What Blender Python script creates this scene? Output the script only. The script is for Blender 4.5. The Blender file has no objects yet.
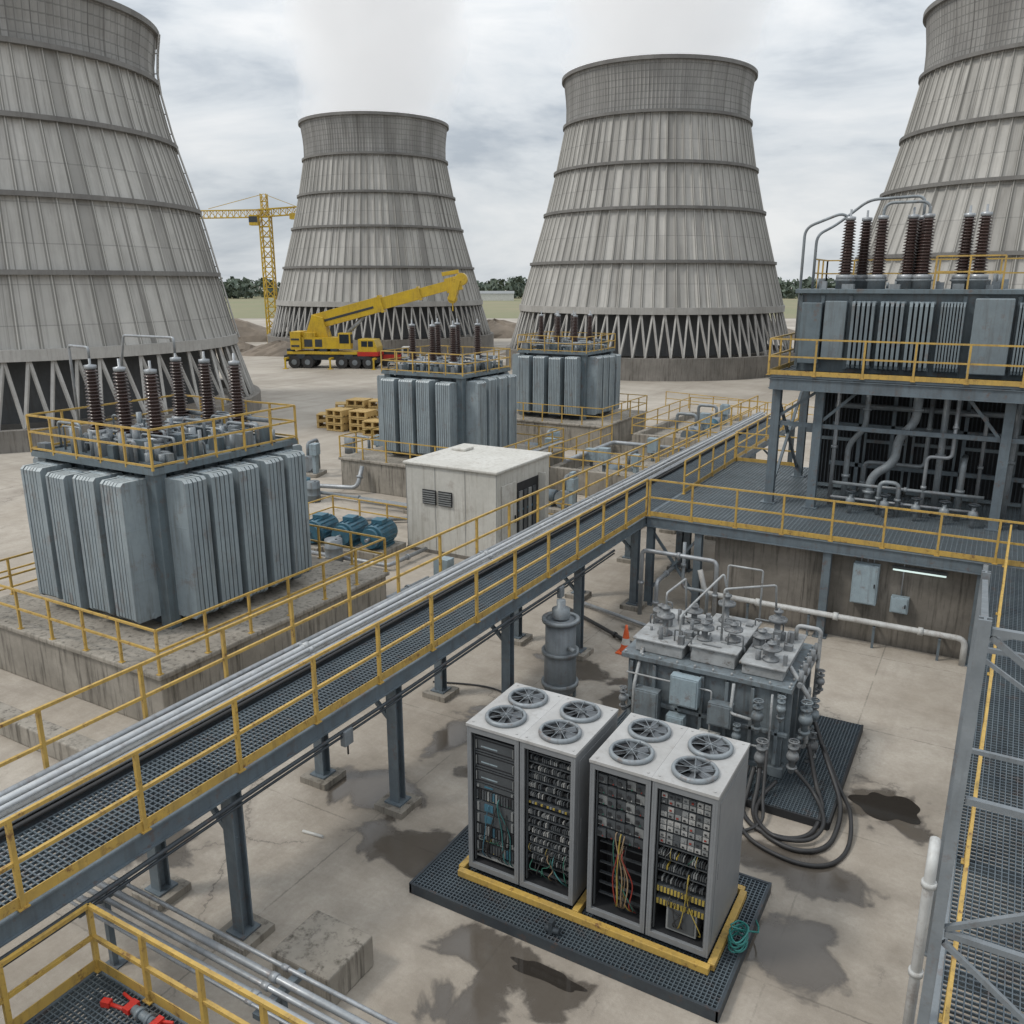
import bpy, math, random
from mathutils import Vector
rng=random.Random(11)
COL=bpy.context.scene.collection
# ------------------------------------------------------------ builder
class B:
    def __init__(s): s.v=[];s.f=[];s.m=[];s.s=[]
    def face(s,idx,m=0,sm=False): s.f.append(idx);s.m.append(m);s.s.append(sm)
    def box(s,x0,x1,y0,y1,z0,z1,m=0):
        n=len(s.v)
        s.v+=[(x0,y0,z0),(x1,y0,z0),(x1,y1,z0),(x0,y1,z0),(x0,y0,z1),(x1,y0,z1),(x1,y1,z1),(x0,y1,z1)]
        for q in ((0,3,2,1),(4,5,6,7),(0,1,5,4),(1,2,6,5),(2,3,7,6),(3,0,4,7)): s.face([n+i for i in q],m)
        return s
    def beam(s,p0,p1,w,h=None,m=0):
        h=h or w; p0=Vector(p0);p1=Vector(p1);d=(p1-p0).normalized()
        up=Vector((0,0,1)) if abs(d.z)<.95 else Vector((0,1,0))
        a=d.cross(up).normalized();b=a.cross(d).normalized();n=len(s.v)
        for p in (p0,p1):
            for i,j in ((-1,-1),(1,-1),(1,1),(-1,1)): s.v.append(tuple(p+a*(i*w/2)+b*(j*h/2)))
        for q in ((0,3,2,1),(4,5,6,7),(0,1,5,4),(1,2,6,5),(2,3,7,6),(3,0,4,7)): s.face([n+i for i in q],m)
        return s
    def sweep(s,pts,rs,n=10,m=0,caps=True):
        pts=[Vector(p) for p in pts];N=len(pts);b0=len(s.v);prev=None
        for i,p in enumerate(pts):
            t=(pts[min(i+1,N-1)]-pts[max(i-1,0)])
            if t.length<1e-9:t=Vector((0,0,1))
            t.normalize()
            if prev is None:
                u=Vector((0,0,1)) if abs(t.z)<.9 else Vector((1,0,0)); a=t.cross(u).normalized()
            else: a=(prev-t*prev.dot(t)).normalized()
            prev=a;c=t.cross(a)
            for k in range(n):
                an=2*math.pi*k/n; s.v.append(tuple(p+(a*math.cos(an)+c*math.sin(an))*rs[i]))
        for i in range(N-1):
            for k in range(n):
                k2=(k+1)%n; s.face([b0+i*n+k,b0+i*n+k2,b0+(i+1)*n+k2,b0+(i+1)*n+k],m,True)
        if caps:
            s.face([b0+k for k in range(n)][::-1],m); s.face([b0+(N-1)*n+k for k in range(n)],m)
        return s
    def cyl(s,p0,p1,r,n=12,r2=None,m=0): return s.sweep([p0,p1],[r,r if r2 is None else r2],n,m)
    def tube(s,pts,r,n=8,m=0,sub=6):
        P=[Vector(p) for p in pts]; out=[]
        if len(P)>2 and sub>1:
            for i in range(len(P)-1):
                p0=P[max(i-1,0)];p1=P[i];p2=P[i+1];p3=P[min(i+2,len(P)-1)]
                for k in range(sub):
                    t=k/sub; out.append(.5*((2*p1)+(p2-p0)*t+(2*p0-5*p1+4*p2-p3)*t*t+(3*p1-p0-3*p2+p3)*t**3))
            out.append(P[-1])
        else: out=P
        return s.sweep(out,[r]*len(out),n,m)
    def pipe(s,pts,r,n=10,m=0,bend=None):
        P=[Vector(p) for p in pts];b=bend or r*2.5;out=[P[0]]
        for i in range(1,len(P)-1):
            a=(P[i-1]-P[i]).normalized();c=(P[i+1]-P[i]).normalized()
            q0=P[i]+a*b;q2=P[i]+c*b
            for k in range(6):
                t=k/5; out.append(q0*(1-t)**2+P[i]*2*t*(1-t)+q2*t*t)
        out.append(P[-1]); return s.sweep(out,[r]*len(out),n,m)
    def lathe(s,prof,cx=0,cy=0,n=24,m=0,sm=True,rf=None,close=False):
        b0=len(s.v)
        for r,z in prof:
            for k in range(n):
                an=2*math.pi*k/n; rr=r+(rf(k) if rf else 0)
                s.v.append((cx+rr*math.cos(an),cy+rr*math.sin(an),z))
        L=len(prof)
        for i in range(L if close else L-1):
            j=(i+1)%L
            for k in range(n):
                k2=(k+1)%n; s.face([b0+i*n+k,b0+i*n+k2,b0+j*n+k2,b0+j*n+k],m,sm)
        return s
    def mesh(s,name,mats):
        me=bpy.data.meshes.new(name); me.from_pydata(s.v,[],s.f)
        for mt in mats: me.materials.append(mt)
        me.polygons.foreach_set('material_index',s.m); me.polygons.foreach_set('use_smooth',s.s)
        me.update(); return me
    def obj(s,name,mats,parent=None,loc=(0,0,0),rz=0,bevel=0,label=None):
        if not isinstance(mats,(list,tuple)): mats=[mats]
        o=bpy.data.objects.new(name,s.mesh(name,mats)); COL.objects.link(o); o.location=loc; o.rotation_euler=(0,0,rz)
        if parent: o.parent=parent
        if bevel:
            md=o.modifiers.new('b','BEVEL');md.width=bevel;md.segments=2;md.limit_method='ANGLE'
        if label:o['label']=label
        return o
def inst(me,name,parent=None,loc=(0,0,0),rz=0):
    o=bpy.data.objects.new(name,me);COL.objects.link(o);o.location=loc;o.rotation_euler=(0,0,rz)
    if parent:o.parent=parent
    return o
def thing(name,label,cat,loc=(0,0,0),rz=0,group=None,kind=None):
    o=bpy.data.objects.new(name,None);o.empty_display_size=.3;COL.objects.link(o);o.location=loc;o.rotation_euler=(0,0,rz)
    return tag(o,label,cat,group,kind)
def tag(o,label,cat,group=None,kind=None):
    o['label']=label;o['category']=cat
    if group:o['group']=group
    if kind:o['kind']=kind
    return o
# ------------------------------------------------------------ materials
class NT:
    def __init__(s,tree): s.t=tree;s.L=tree.links
    def n(s,ty,**k):
        x=s.t.nodes.new(ty)
        for a,b in k.items(): setattr(x,a,b)
        return x
    def set(s,inp,val):
        if hasattr(val,'is_output') or isinstance(val,bpy.types.NodeSocket): s.L.new(val,inp)
        else:
            if isinstance(val,(tuple,list)) and len(val)==3 and len(inp.default_value)==4: val=(*val,1)
            inp.default_value=val
    def math(s,op,a,b=None,clamp=False,c=None):
        x=s.n('ShaderNodeMath',operation=op,use_clamp=clamp); s.set(x.inputs[0],a)
        if b is not None:s.set(x.inputs[1],b)
        if c is not None:s.set(x.inputs[2],c)
        return x.outputs[0]
    def mix(s,f,a,b,bt='MIX'):
        x=s.n('ShaderNodeMixRGB',blend_type=bt);s.set(x.inputs[0],f);s.set(x.inputs[1],a);s.set(x.inputs[2],b);return x.outputs[0]
    def noise(s,vec,scale,detail=5,rough=.6,dist=0):
        x=s.n('ShaderNodeTexNoise');s.L.new(vec,x.inputs['Vector']);x.inputs['Scale'].default_value=scale
        x.inputs['Detail'].default_value=detail;x.inputs['Roughness'].default_value=rough;x.inputs['Distortion'].default_value=dist
        return x.outputs[0]
    def rng(s,val,a,b,c=0,d=1):
        x=s.n('ShaderNodeMapRange');s.set(x.inputs[0],val)
        for i,q in enumerate((a,b,c,d)): x.inputs[i+1].default_value=q
        return x.outputs[0]
    def mapping(s,vec,scale=(1,1,1),loc=(0,0,0)):
        x=s.n('ShaderNodeMapping');s.L.new(vec,x.inputs[0]);x.inputs['Scale'].default_value=scale;x.inputs['Location'].default_value=loc;return x.outputs[0]
    def bump(s,h,strength=.3,dist=.02):
        x=s.n('ShaderNodeBump');s.L.new(h,x.inputs['Height']);x.inputs['Strength'].default_value=strength;x.inputs['Distance'].default_value=dist;return x.outputs[0]
def newmat(name):
    m=bpy.data.materials.new(name);m.use_nodes=True;t=NT(m.node_tree);p=m.node_tree.nodes['Principled BSDF'];return m,t,p
def coords(t):
    tc=t.n('ShaderNodeTexCoord');oi=t.n('ShaderNodeObjectInfo');va=t.n('ShaderNodeVectorMath',operation='ADD')
    r=t.math('MULTIPLY',oi.outputs['Random'],37.0);cb=t.n('ShaderNodeCombineXYZ')
    for i in range(3):t.L.new(r,cb.inputs[i])
    t.L.new(tc.outputs['Object'],va.inputs[0]);t.L.new(cb.outputs[0],va.inputs[1]);return va.outputs[0],tc.outputs['Object']
def mk(name,c1,c2=None,rough=.6,metal=0,scale=2.5,streak=0,scol=(.06,.05,.04),bump=.15,bscale=30,rust=0,rcol=(.13,.06,.03),rvar=.15):
    m,t,p=newmat(name);v,ob=coords(t)
    c2=c2 or tuple(x*.72 for x in c1)
    n1=t.noise(v,scale,6,.65);f=t.rng(n1,.35,.65)
    col=t.mix(f,c2,c1)
    n2=t.noise(v,scale*9,3,.7);col=t.mix(t.rng(n2,.3,.75,.0,.28),col,tuple(x*.6 for x in c1))
    if streak:
        sv=t.mapping(v,(5,5,.35));ns=t.noise(sv,1.6,5,.7);col=t.mix(t.math('MULTIPLY',t.rng(ns,.5,.72),streak,True),col,scol)
    if rust:
        nr=t.noise(v,scale*2.2,7,.75);col=t.mix(t.math('MULTIPLY',t.rng(nr,.56,.66),rust,True),col,rcol)
    t.L.new(col,p.inputs['Base Color']);t.L.new(t.rng(n1,.3,.7,rough+rvar,rough-rvar),p.inputs['Roughness']);p.inputs['Metallic'].default_value=metal
    if bump: t.L.new(t.bump(t.noise(v,bscale,3,.6),bump,.01),p.inputs['Normal'])
    return m
M={}
M['yellow']=mk('yellow_paint',(.52,.34,.08),(.40,.265,.075),.5,scale=3,rust=.85,streak=.4)
M['yellow2']=mk('crane_yellow',(.62,.42,.03),(.50,.33,.03),.4,scale=1,streak=.35,rust=.3)
M['steel']=mk('blue_grey_steel',(.14,.175,.20),(.10,.125,.145),.55,.1,scale=2,streak=.4,rust=.5)
M['steelg']=mk('plain_grey_steel',(.22,.245,.265),(.155,.175,.19),.55,.1,scale=2,streak=.3,rust=.3)
M['steeld']=mk('dark_steel',(.05,.062,.072),(.035,.042,.05),.55,.2,rust=.4)
M['grate']=mk('grating_steel',(.12,.15,.17),(.08,.10,.118),.5,.3,scale=1.5,rust=.35)
M['gratefar']=mk('grating_steel_worn',(.15,.18,.20),(.115,.14,.155),.5,.2,scale=1.0,rust=.3)
M['galv']=mk('galvanised_pipe',(.36,.38,.40),(.25,.27,.285),.45,.35,scale=2,streak=.4,scol=(.12,.09,.07),rust=.3)
M['pipel']=mk('bright_pipe',(.54,.56,.57),(.42,.44,.46),.42,.2,scale=2,streak=.3,scol=(.2,.17,.14),rust=.2)
M['white']=mk('white_pipe_paint',(.54,.55,.54),(.42,.42,.41),.5,scale=2,streak=.45,scol=(.2,.16,.12),rust=.35)
M['tank']=mk('transformer_paint',(.14,.178,.20),(.095,.125,.142),.48,scale=1.2,streak=.55,rust=.45)
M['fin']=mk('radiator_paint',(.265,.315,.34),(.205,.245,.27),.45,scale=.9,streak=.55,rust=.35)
M['fintop']=mk('radiator_top_lit',(.42,.46,.47),(.31,.35,.36),.45,scale=2,streak=.2,rust=.3)
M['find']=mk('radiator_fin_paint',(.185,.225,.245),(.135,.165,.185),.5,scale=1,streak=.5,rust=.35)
M['brown']=mk('porcelain_brown',(.06,.034,.029),(.04,.025,.022),.3,scale=4,bump=.05)
M['rack']=mk('cabinet_paint_shaded',(.205,.215,.225),(.175,.185,.195),.45,scale=.6,streak=.25,scol=(.11,.10,.09),rust=.08,rcol=(.13,.10,.08),rvar=.06,bump=.05)  # cabinet sides darkened in colour to deepen shade; roof stays paler
M['racktop']=mk('cabinet_top_pale',(.42,.42,.415),(.33,.325,.315),.45,scale=1.2,rust=.4,rcol=(.2,.18,.16))
M['silver']=mk('fan_silver',(.15,.16,.17),(.09,.10,.11),.35,.5,scale=3,rust=.3,rcol=(.1,.09,.08))
M['black']=mk('black_rubber',(.022,.022,.024),(.035,.034,.033),.55,scale=5)
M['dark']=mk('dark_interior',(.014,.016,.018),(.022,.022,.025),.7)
M['shed']=mk('shed_panel',(.58,.57,.53),(.48,.47,.43),.6,scale=.8,streak=.5,scol=(.2,.17,.13),rust=.25)
M['blue']=mk('motor_blue',(.05,.15,.21),(.035,.11,.16),.45,rust=.5,streak=.3)
M['red']=mk('red_paint',(.55,.03,.02),(.4,.03,.02),.4,rust=.2)
M['orange']=mk('cone_orange',(.75,.13,.03),(.6,.1,.03),.5)
M['wht']=mk('white_plastic',(.6,.6,.57),(.45,.45,.43),.5)
M['modw']=mk('module_white',(.38,.38,.37),(.28,.28,.27),.5)
M['green']=mk('cable_green',(.025,.13,.09),None,.5); M['ycable']=mk('cable_yellow',(.38,.29,.06),None,.5)
M['rcable']=mk('cable_red',(.25,.035,.025),None,.5)
M['tealc']=mk('cable_teal',(.04,.15,.15),None,.5)
M['tanc']=mk('cable_tan',(.28,.20,.12),None,.5)
M['teal']=mk('hose_teal',(.03,.22,.2),None,.4)
M['lgrey']=mk('module_grey',(.24,.25,.25),None,.5);M['mgrey']=mk('module_mid_grey',(.075,.083,.09),None,.5)
M['wood']=mk('pine_wood',(.50,.35,.14),(.40,.27,.10),.7,scale=4)
M['glass']=mk('dark_window_glass',(.03,.04,.05),None,.12,bump=0,rvar=.05)
M['pblue']=mk('pale_blue_box',(.29,.36,.40),(.22,.28,.31),.45,streak=.5,rust=.5)
M['dirtyt']=mk('grimy_tank_paint',(.185,.22,.24),(.11,.13,.145),.5,scale=2.2,streak=.7,rust=.7,rcol=(.09,.06,.045))
M['dirtyl']=mk('grimy_lid_paint',(.37,.385,.39),(.22,.225,.225),.5,scale=3,rust=.85,rcol=(.11,.09,.075))
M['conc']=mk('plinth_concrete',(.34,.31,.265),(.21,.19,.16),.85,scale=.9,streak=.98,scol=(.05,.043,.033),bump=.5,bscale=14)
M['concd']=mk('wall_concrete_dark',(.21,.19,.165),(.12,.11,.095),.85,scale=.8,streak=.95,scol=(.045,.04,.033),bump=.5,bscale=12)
M['lattice']=mk('lattice_concrete',(.42,.41,.39),(.32,.31,.29),.8,scale=.5,streak=.3,bump=0)
M['ringc']=mk('ring_concrete_shadow',(.20,.195,.185),(.15,.145,.14),.8,scale=.5,streak=.3,bump=0)  # rings coloured dark to carry their shadow edges
M['fill']=mk('tower_fill_dark',(.07,.075,.078),(.11,.112,.115),.9,scale=.6,streak=.5,bump=0)
M['basin']=mk('basin_concrete',(.26,.24,.215),(.155,.145,.13),.85,scale=.3,streak=.85,bump=.3,bscale=4)
M['pgrey']=mk('process_pipe_grey',(.26,.29,.31),(.18,.20,.215),.5,.2,scale=2,streak=.4,rust=.5)
def lampmat():
    m,t,p=newmat('lamp_tube');p.inputs['Base Color'].default_value=(.8,.85,.85,1);p.inputs['Emission Color'].default_value=(.75,.95,.9,1);p.inputs['Emission Strength'].default_value=.7;return m
M['lamp']=lampmat()
def shellmat(name,c1,c2,grid):
    m,t,p=newmat(name);v,ob=coords(t)
    sx=t.n('ShaderNodeSeparateXYZ');t.L.new(ob,sx.inputs[0])
    ang=t.math('ARCTAN2',sx.outputs[1],sx.outputs[0])
    oi=t.n('ShaderNodeObjectInfo');off=t.math('MULTIPLY',oi.outputs['Random'],50.)
    def nz(ka,kz,sc,det,ro):
        cb=t.n('ShaderNodeCombineXYZ');t.L.new(t.math('ADD',t.math('MULTIPLY',ang,ka),off),cb.inputs[0]);t.L.new(t.math('MULTIPLY',sx.outputs[2],kz),cb.inputs[1]);return t.noise(cb.outputs[0],sc,det,ro)
    col=t.mix(t.rng(nz(5.,.25,.9,4,.6),.35,.65),c2,c1)
    NB=80
    bay=t.math('FLOOR',t.math('MULTIPLY',ang,NB/(2*math.pi)));row=t.math('FLOOR',t.math('MULTIPLY',sx.outputs[2],.45))
    wn=t.n('ShaderNodeTexWhiteNoise');wn.noise_dimensions='2D';cb3=t.n('ShaderNodeCombineXYZ');t.L.new(bay,cb3.inputs[0]);t.L.new(row,cb3.inputs[1]);t.L.new(cb3.outputs[0],wn.inputs[0])
    wb=t.n('ShaderNodeTexWhiteNoise');wb.noise_dimensions='1D';t.L.new(t.math('ADD',bay,off),wb.inputs['W'])
    col=t.mix(t.math('MULTIPLY',wn.outputs[0],.18),col,(.16,.155,.15))
    col=t.mix(t.math('MULTIPLY',t.math('POWER',wb.outputs[0],4.),.5),col,(.13,.125,.115))
    st=nz(12.,.10,1.1,6,.68);st2=nz(46.,.03,1.,3,.55)
    col=t.mix(t.math('MULTIPLY',t.rng(st,.50,.70),.5,True),col,(.14,.13,.118))
    col=t.mix(t.math('MULTIPLY',t.rng(st2,.58,.66),.6,True),col,(.06,.056,.05))
    n3=t.noise(v,2.0,5,.7);col=t.mix(t.rng(n3,.35,.75,0,.25),col,tuple(x*.6 for x in c1))
    if grid:
        zz=t.math('FRACT',t.math('MULTIPLY',sx.outputs[2],1.7));ln=t.math('LESS_THAN',zz,.14)
        aa=t.math('FRACT',t.math('MULTIPLY',ang,160/(2*math.pi)));l2=t.math('LESS_THAN',aa,.16)
        col=t.mix(t.math('MULTIPLY',t.math('MAXIMUM',ln,l2),.42),col,(.07,.07,.07))
    else:
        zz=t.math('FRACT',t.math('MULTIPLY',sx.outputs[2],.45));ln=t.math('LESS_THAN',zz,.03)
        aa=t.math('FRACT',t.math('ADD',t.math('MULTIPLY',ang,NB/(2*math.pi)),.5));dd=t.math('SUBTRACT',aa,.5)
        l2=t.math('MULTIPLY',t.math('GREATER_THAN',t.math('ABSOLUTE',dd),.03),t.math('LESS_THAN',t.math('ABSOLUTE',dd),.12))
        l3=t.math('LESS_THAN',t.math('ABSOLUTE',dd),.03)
        col=t.mix(t.math('MULTIPLY',ln,.35),col,(.1,.1,.1));col=t.mix(t.math('MULTIPLY',l2,.55),col,(.08,.078,.07));col=t.mix(t.math('MULTIPLY',l3,.4),col,(.55,.54,.5))  # rib relief shaded by colour: pale crests, dark bands at their sides
    t.L.new(col,p.inputs['Base Color']);p.inputs['Roughness'].default_value=.85
    return m
M['shell']=shellmat('tower_shell_concrete',(.50,.487,.458),(.41,.40,.375),False)
M['crown']=shellmat('tower_crown_concrete',(.35,.345,.33),(.27,.265,.255),True)
# ------------------------------------------------------------ ground
def groundmat():
    m,t,p=newmat('ground_surface');tc=t.n('ShaderNodeTexCoord');ob=tc.outputs['Object']
    sx=t.n('ShaderNodeSeparateXYZ');t.L.new(ob,sx.inputs[0]);X,Y=sx.outputs[0],sx.outputs[1]
    n1=t.noise(ob,.22,7,.65);n2=t.noise(ob,1.4,7,.72);n3=t.noise(ob,14,5,.7);n4=t.noise(ob,60,3,.6)
    col=t.mix(t.rng(n1,.35,.65),(.33,.29,.24),(.45,.41,.355))
    col=t.mix(t.rng(n2,.42,.68,0,.6),col,(.25,.215,.175))
    col=t.mix(t.rng(n3,.4,.75,0,.45),col,(.26,.225,.185))
    col=t.mix(t.rng(n4,.6,.75,0,.5),col,(.52,.49,.43))
    def joint(c,per,w):
        f=t.math('FRACT',t.math('DIVIDE',c,per));d=t.math('ABSOLUTE',t.math('SUBTRACT',f,.5));return t.math('LESS_THAN',d,w/per)
    wob=t.math('MULTIPLY',t.math('SUBTRACT',n3,.5),.06)
    jx=joint(t.math('ADD',X,wob),3.4,.014);jy=joint(t.math('ADD',Y,wob),3.9,.014)
    jm=t.math('MULTIPLY',t.math('MAXIMUM',jx,jy),t.rng(n2,.38,.55))
    yard=t.math('MULTIPLY',t.math('GREATER_THAN',X,-13.0),t.math('LESS_THAN',Y,24.))
    col=t.mix(t.math('MULTIPLY',t.math('MULTIPLY',jm,yard),.5),col,(.10,.09,.075))
    vo=t.n('ShaderNodeTexVoronoi',feature='DISTANCE_TO_EDGE');vo.inputs['Scale'].default_value=.26
    dv=t.n('ShaderNodeVectorMath',operation='ADD');ns=t.n('ShaderNodeTexNoise');t.L.new(ob,ns.inputs['Vector']);ns.inputs['Scale'].default_value=1.2;ns.inputs['Detail'].default_value=7;ns.inputs['Roughness'].default_value=.7
    t.L.new(ob,dv.inputs[0]);t.L.new(ns.outputs['Color'],dv.inputs[1]);t.L.new(dv.outputs[0],vo.inputs['Vector'])
    cr=t.math('MULTIPLY',t.math('LESS_THAN',vo.outputs['Distance'],.004),t.rng(n1,.48,.58))
    crd=t.math('MULTIPLY',t.rng(vo.outputs['Distance'],.04,.0),t.rng(n1,.48,.58))
    col=t.mix(t.math('MULTIPLY',crd,.25),col,(.15,.13,.11));col=t.mix(t.math('MULTIPLY',cr,.5),col,(.07,.06,.055))
    far=t.rng(t.math('SUBTRACT',Y,X),52,85)
    dirt=t.mix(t.rng(t.noise(ob,.06,7,.7),.38,.62),(.27,.24,.20),(.42,.385,.335))
    col=t.mix(far,col,dirt)
    trk=t.noise(t.mapping(ob,(1,.12,1)),.5,6,.7);col=t.mix(t.rng(trk,.5,.7,0,.5),col,(.20,.17,.14))
    trk2=t.noise(t.mapping(ob,(.1,1,1),(5,3,0)),.8,6,.7);col=t.mix(t.rng(trk2,.52,.72,0,.4),col,(.19,.16,.13))
    blobs=[(-1.5,10.4,.7,.45),(-7.5,9.7,.9,.35),(-9.0,10.8,.9,.35),(-4.6,8.3,1.3,.15),(-1.9,12.3,.8,.3),(-4.9,7.5,.25,.6),(-7.3,12.1,.7,.15),(-6.4,16.3,.3,1.1),(-8.9,13.2,.15,.8),(-12.,7.5,1.2,.8),(-8.2,17.2,.8,.3),(-.8,14.8,.6,.5),(-6.5,20.,1.,.4)]
    msk=None
    dn=t.math('MULTIPLY',t.math('SUBTRACT',t.noise(ob,1.1,6,.55,.4),.5),2.6)
    for cx,cy,rx,ry in blobs:
        a=t.math('DIVIDE',t.math('SUBTRACT',X,cx),rx+.35);b=t.math('DIVIDE',t.math('SUBTRACT',Y,cy),ry+.35)
        d=t.math('SUBTRACT',1.0,t.math('SQRT',t.math('ADD',t.math('MULTIPLY',a,a),t.math('MULTIPLY',b,b))));msk=d if msk is None else t.math('MAXIMUM',msk,d)
    mm=t.math('ADD',t.math('SUBTRACT',t.math('MAXIMUM',msk,-2.0),.12),dn);wet=t.rng(mm,.0,.16);damp=t.rng(mm,-.7,.1,0,.5)
    col=t.mix(damp,col,(.18,.155,.125));col=t.mix(t.math('MULTIPLY',wet,.75),col,(.045,.038,.032))
    t.L.new(col,p.inputs['Base Color'])
    rg=t.rng(t.math('MULTIPLY',wet,t.rng(mm,.05,.5,.6,1)),0,1,.88,.06);t.L.new(rg,p.inputs['Roughness'])
    bs=t.n('ShaderNodeBump');t.L.new(t.math('ADD',n3,t.math('MULTIPLY',n4,.5)),bs.inputs['Height']);bs.inputs['Distance'].default_value=.02;t.L.new(t.rng(wet,0,1,.4,.02),bs.inputs['Strength']);t.L.new(bs.outputs[0],p.inputs['Normal'])
    return m
b=B();S=3000
b.v+=[(-S,-S,0),(S,-S,0),(S,S,0),(-S,S,0)];b.face([0,1,2,3])
g=b.obj('ground',groundmat());tag(g,'stained concrete yard and gravel ground','ground',kind='structure')
mp,tp,pp=newmat('puddle_water');pp.inputs['Base Color'].default_value=(.03,.026,.022,1);pp.inputs['Roughness'].default_value=.05
def puddle(cx,cy,rx,ry,sd):
    r=random.Random(sd);ph=[(r.uniform(0,6.28),r.uniform(.02,.12)) for _ in range(6)];b=B();n=80
    b.v.append((0,0,0))
    for k in range(n):
        a=2*math.pi*k/n;q=1+sum(am*math.sin((i+2)*a+p) for i,(p,am) in enumerate(ph));b.v.append((rx*q*math.cos(a),ry*q*math.sin(a),0))
    for k in range(n): b.face([0,1+k,1+(k+1)%n])
    o=b.obj('puddle',mp,loc=(cx,cy,.004));tag(o,'shallow dark puddle on stained concrete yard','puddle','puddles on the yard','structure')
puddle(-.78,14.8,.52,.46,1);puddle(-4.3,8.42,.5,.14,3)
mf=mk('field_grass',(.17,.18,.09),(.25,.22,.14),.9,scale=.02,bump=0)
fx=B();c29,s29=math.cos(math.radians(29.8)),math.sin(math.radians(29.8))
def W(X,Y): return (c29*X-s29*Y, s29*X+c29*Y)
q=[W(-500,230),W(500,230),W(900,900),W(-900,900)]
for x,y in q: fx.v.append((x,y,.03))
fx.face([0,1,2,3]);o=fx.obj('field',mf);tag(o,'green and brown fields beyond the plant','field',kind='structure')
mt,tt,ptr=newmat('wood_foliage_hazed');v,ob=coords(tt);nn=tt.noise(ob,.15,4,.6);tt.L.new(tt.mix(tt.rng(nn,.35,.65),(.06,.085,.065),(.12,.145,.11)),ptr.inputs['Base Color']);ptr.inputs['Roughness'].default_value=.9  # foliage greens lightened so the colour carries distance haze
b=B();r=random.Random(5)
for i in range(620):
    X=r.uniform(-420,520);Y=r.uniform(520,620);h=r.uniform(8,12.5);w=r.uniform(4.5,8.5);gx,gy=W(X,Y)
    b.cyl((gx,gy,0),(gx,gy,h*.6),.3,5)
    for k in range(40):
        a=r.uniform(0,6.28);z=r.uniform(.08,1);rr=w*math.sqrt(max(0,1-(2*z-1.0)**2))*r.uniform(.4,1.05)
        c=Vector((gx+rr*math.cos(a),gy+rr*math.sin(a),z*h));s1=r.uniform(1.,2.2)
        d1=Vector((r.uniform(-1,1),r.uniform(-1,1),r.uniform(-1,1))).normalized()*s1;d2=Vector((r.uniform(-1,1),r.uniform(-1,1),r.uniform(-1,1))).normalized()*s1
        n=len(b.v);b.v+=[tuple(c+d1),tuple(c+d2),tuple(c-d1),tuple(c-d2)];b.face([n,n+1,n+2,n+3])
o=b.obj('woodland',mt);tag(o,'distant dark green woodland along the horizon','woodland',kind='stuff')
# ------------------------------------------------------------ cooling towers
def interp(prof,z):
    for (z0,r0),(z1,r1) in zip(prof,prof[1:]):
        if (z0-z)*(z1-z)<=0:
            t=(z-z0)/(z1-z0) if z1!=z0 else 0;return r0+(r1-r0)*t
    return prof[-1][1]
def tower(loc,prof,rings,crownz,zb,basin,label,ladder_ang=None,nV=80):
    T=thing('cooling_tower',label,'cooling tower',loc,group='concrete cooling towers')
    zt=prof[0][0];nr=80;n=nr*4
    rf=lambda k:(.24 if k%4==0 else 0)
    zs=[zb+(crownz-zb)*i/16 for i in range(17)]
    B().lathe([(interp(prof,z),z) for z in zs],n=n,rf=rf,sm=False).obj('shell',M['shell'],T)
    zc=[crownz+(zt-crownz)*i/5 for i in range(6)]
    rf2=lambda k:(.09 if k%2==0 else 0)
    c=B().lathe([(interp(prof,z)+.05,z) for z in zc],n=n,rf=rf2,sm=False)
    c.lathe([(prof[0][1]-.4,zt),(interp(prof,crownz)-.5,crownz),(interp(prof,crownz)-.5,crownz-4)],n=72)
    c.obj('crown_band',M['crown'],T)
    r=prof[0][1];B().lathe([(r-.45,zt-.15),(r+.35,zt-.15),(r+.35,zt+.2),(r-.45,zt+.2)],n=96,close=True,sm=False).obj('rim',M['ringc'],T)
    for z in rings:
        r=interp(prof,z);B().lathe([(r-.05,z-.15),(r+.45,z-.15),(r+.45,z+.12),(r-.05,z+.12)],n=96,close=True,sm=False).obj('stiffening_ring',M['ringc'],T)
    r=interp(prof,zb);B().lathe([(r-.5,zb-.4),(r+.3,zb-.4),(r+.3,zb+.25),(r-.5,zb+.25)],n=96,close=True,sm=False).obj('lintel_ring',M['lattice'],T)
    rb,zbb,hb=basin
    vb=B();half=math.pi/nV
    for sg in(-1,1): vb.beam((r,0,zb-.3),((rb-.5)*math.cos(half*sg),(rb-.5)*math.sin(half*sg),zbb),.17)
    me=vb.mesh('support_strut',[M['lattice']])
    for k in range(nV): inst(me,'support_strut',T,rz=2*math.pi*k/nV)
    B().lathe([(r-1.2,hb),(r-1.5,zb+1)],n=80).obj('cooling_fill',M['fill'],T)
    B().lathe([(rb,0),(rb,zbb),(rb-.6,zbb),(rb-.8,zbb-.6),(0.1,zbb-.6)],n=96,sm=False).obj('basin_wall',M['basin'],T)
    if ladder_ang is not None:
        l=B();a=math.radians(ladder_ang);tx,ty=-math.sin(a),math.cos(a);prev=None
        for i in range(17):
            z=zb+(zt-zb)*i/16;r=interp(prof,z)+.4;P=Vector((r*math.cos(a),r*math.sin(a),z))
            if prev is not None:
                for sg in(-.3,.3): l.beam(prev+Vector((tx*sg,ty*sg,0)),P+Vector((tx*sg,ty*sg,0)),.06)
                for k in range(5):
                    q=prev.lerp(P,k/5);l.beam(q-Vector((tx*.3,ty*.3,0)),q+Vector((tx*.3,ty*.3,0)),.04)
                l.beam(P,P-Vector((math.cos(a),math.sin(a),0))*.6,.06)
            prev=P
        l.obj('access_ladder',M['lattice'],T)
    return T
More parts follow.
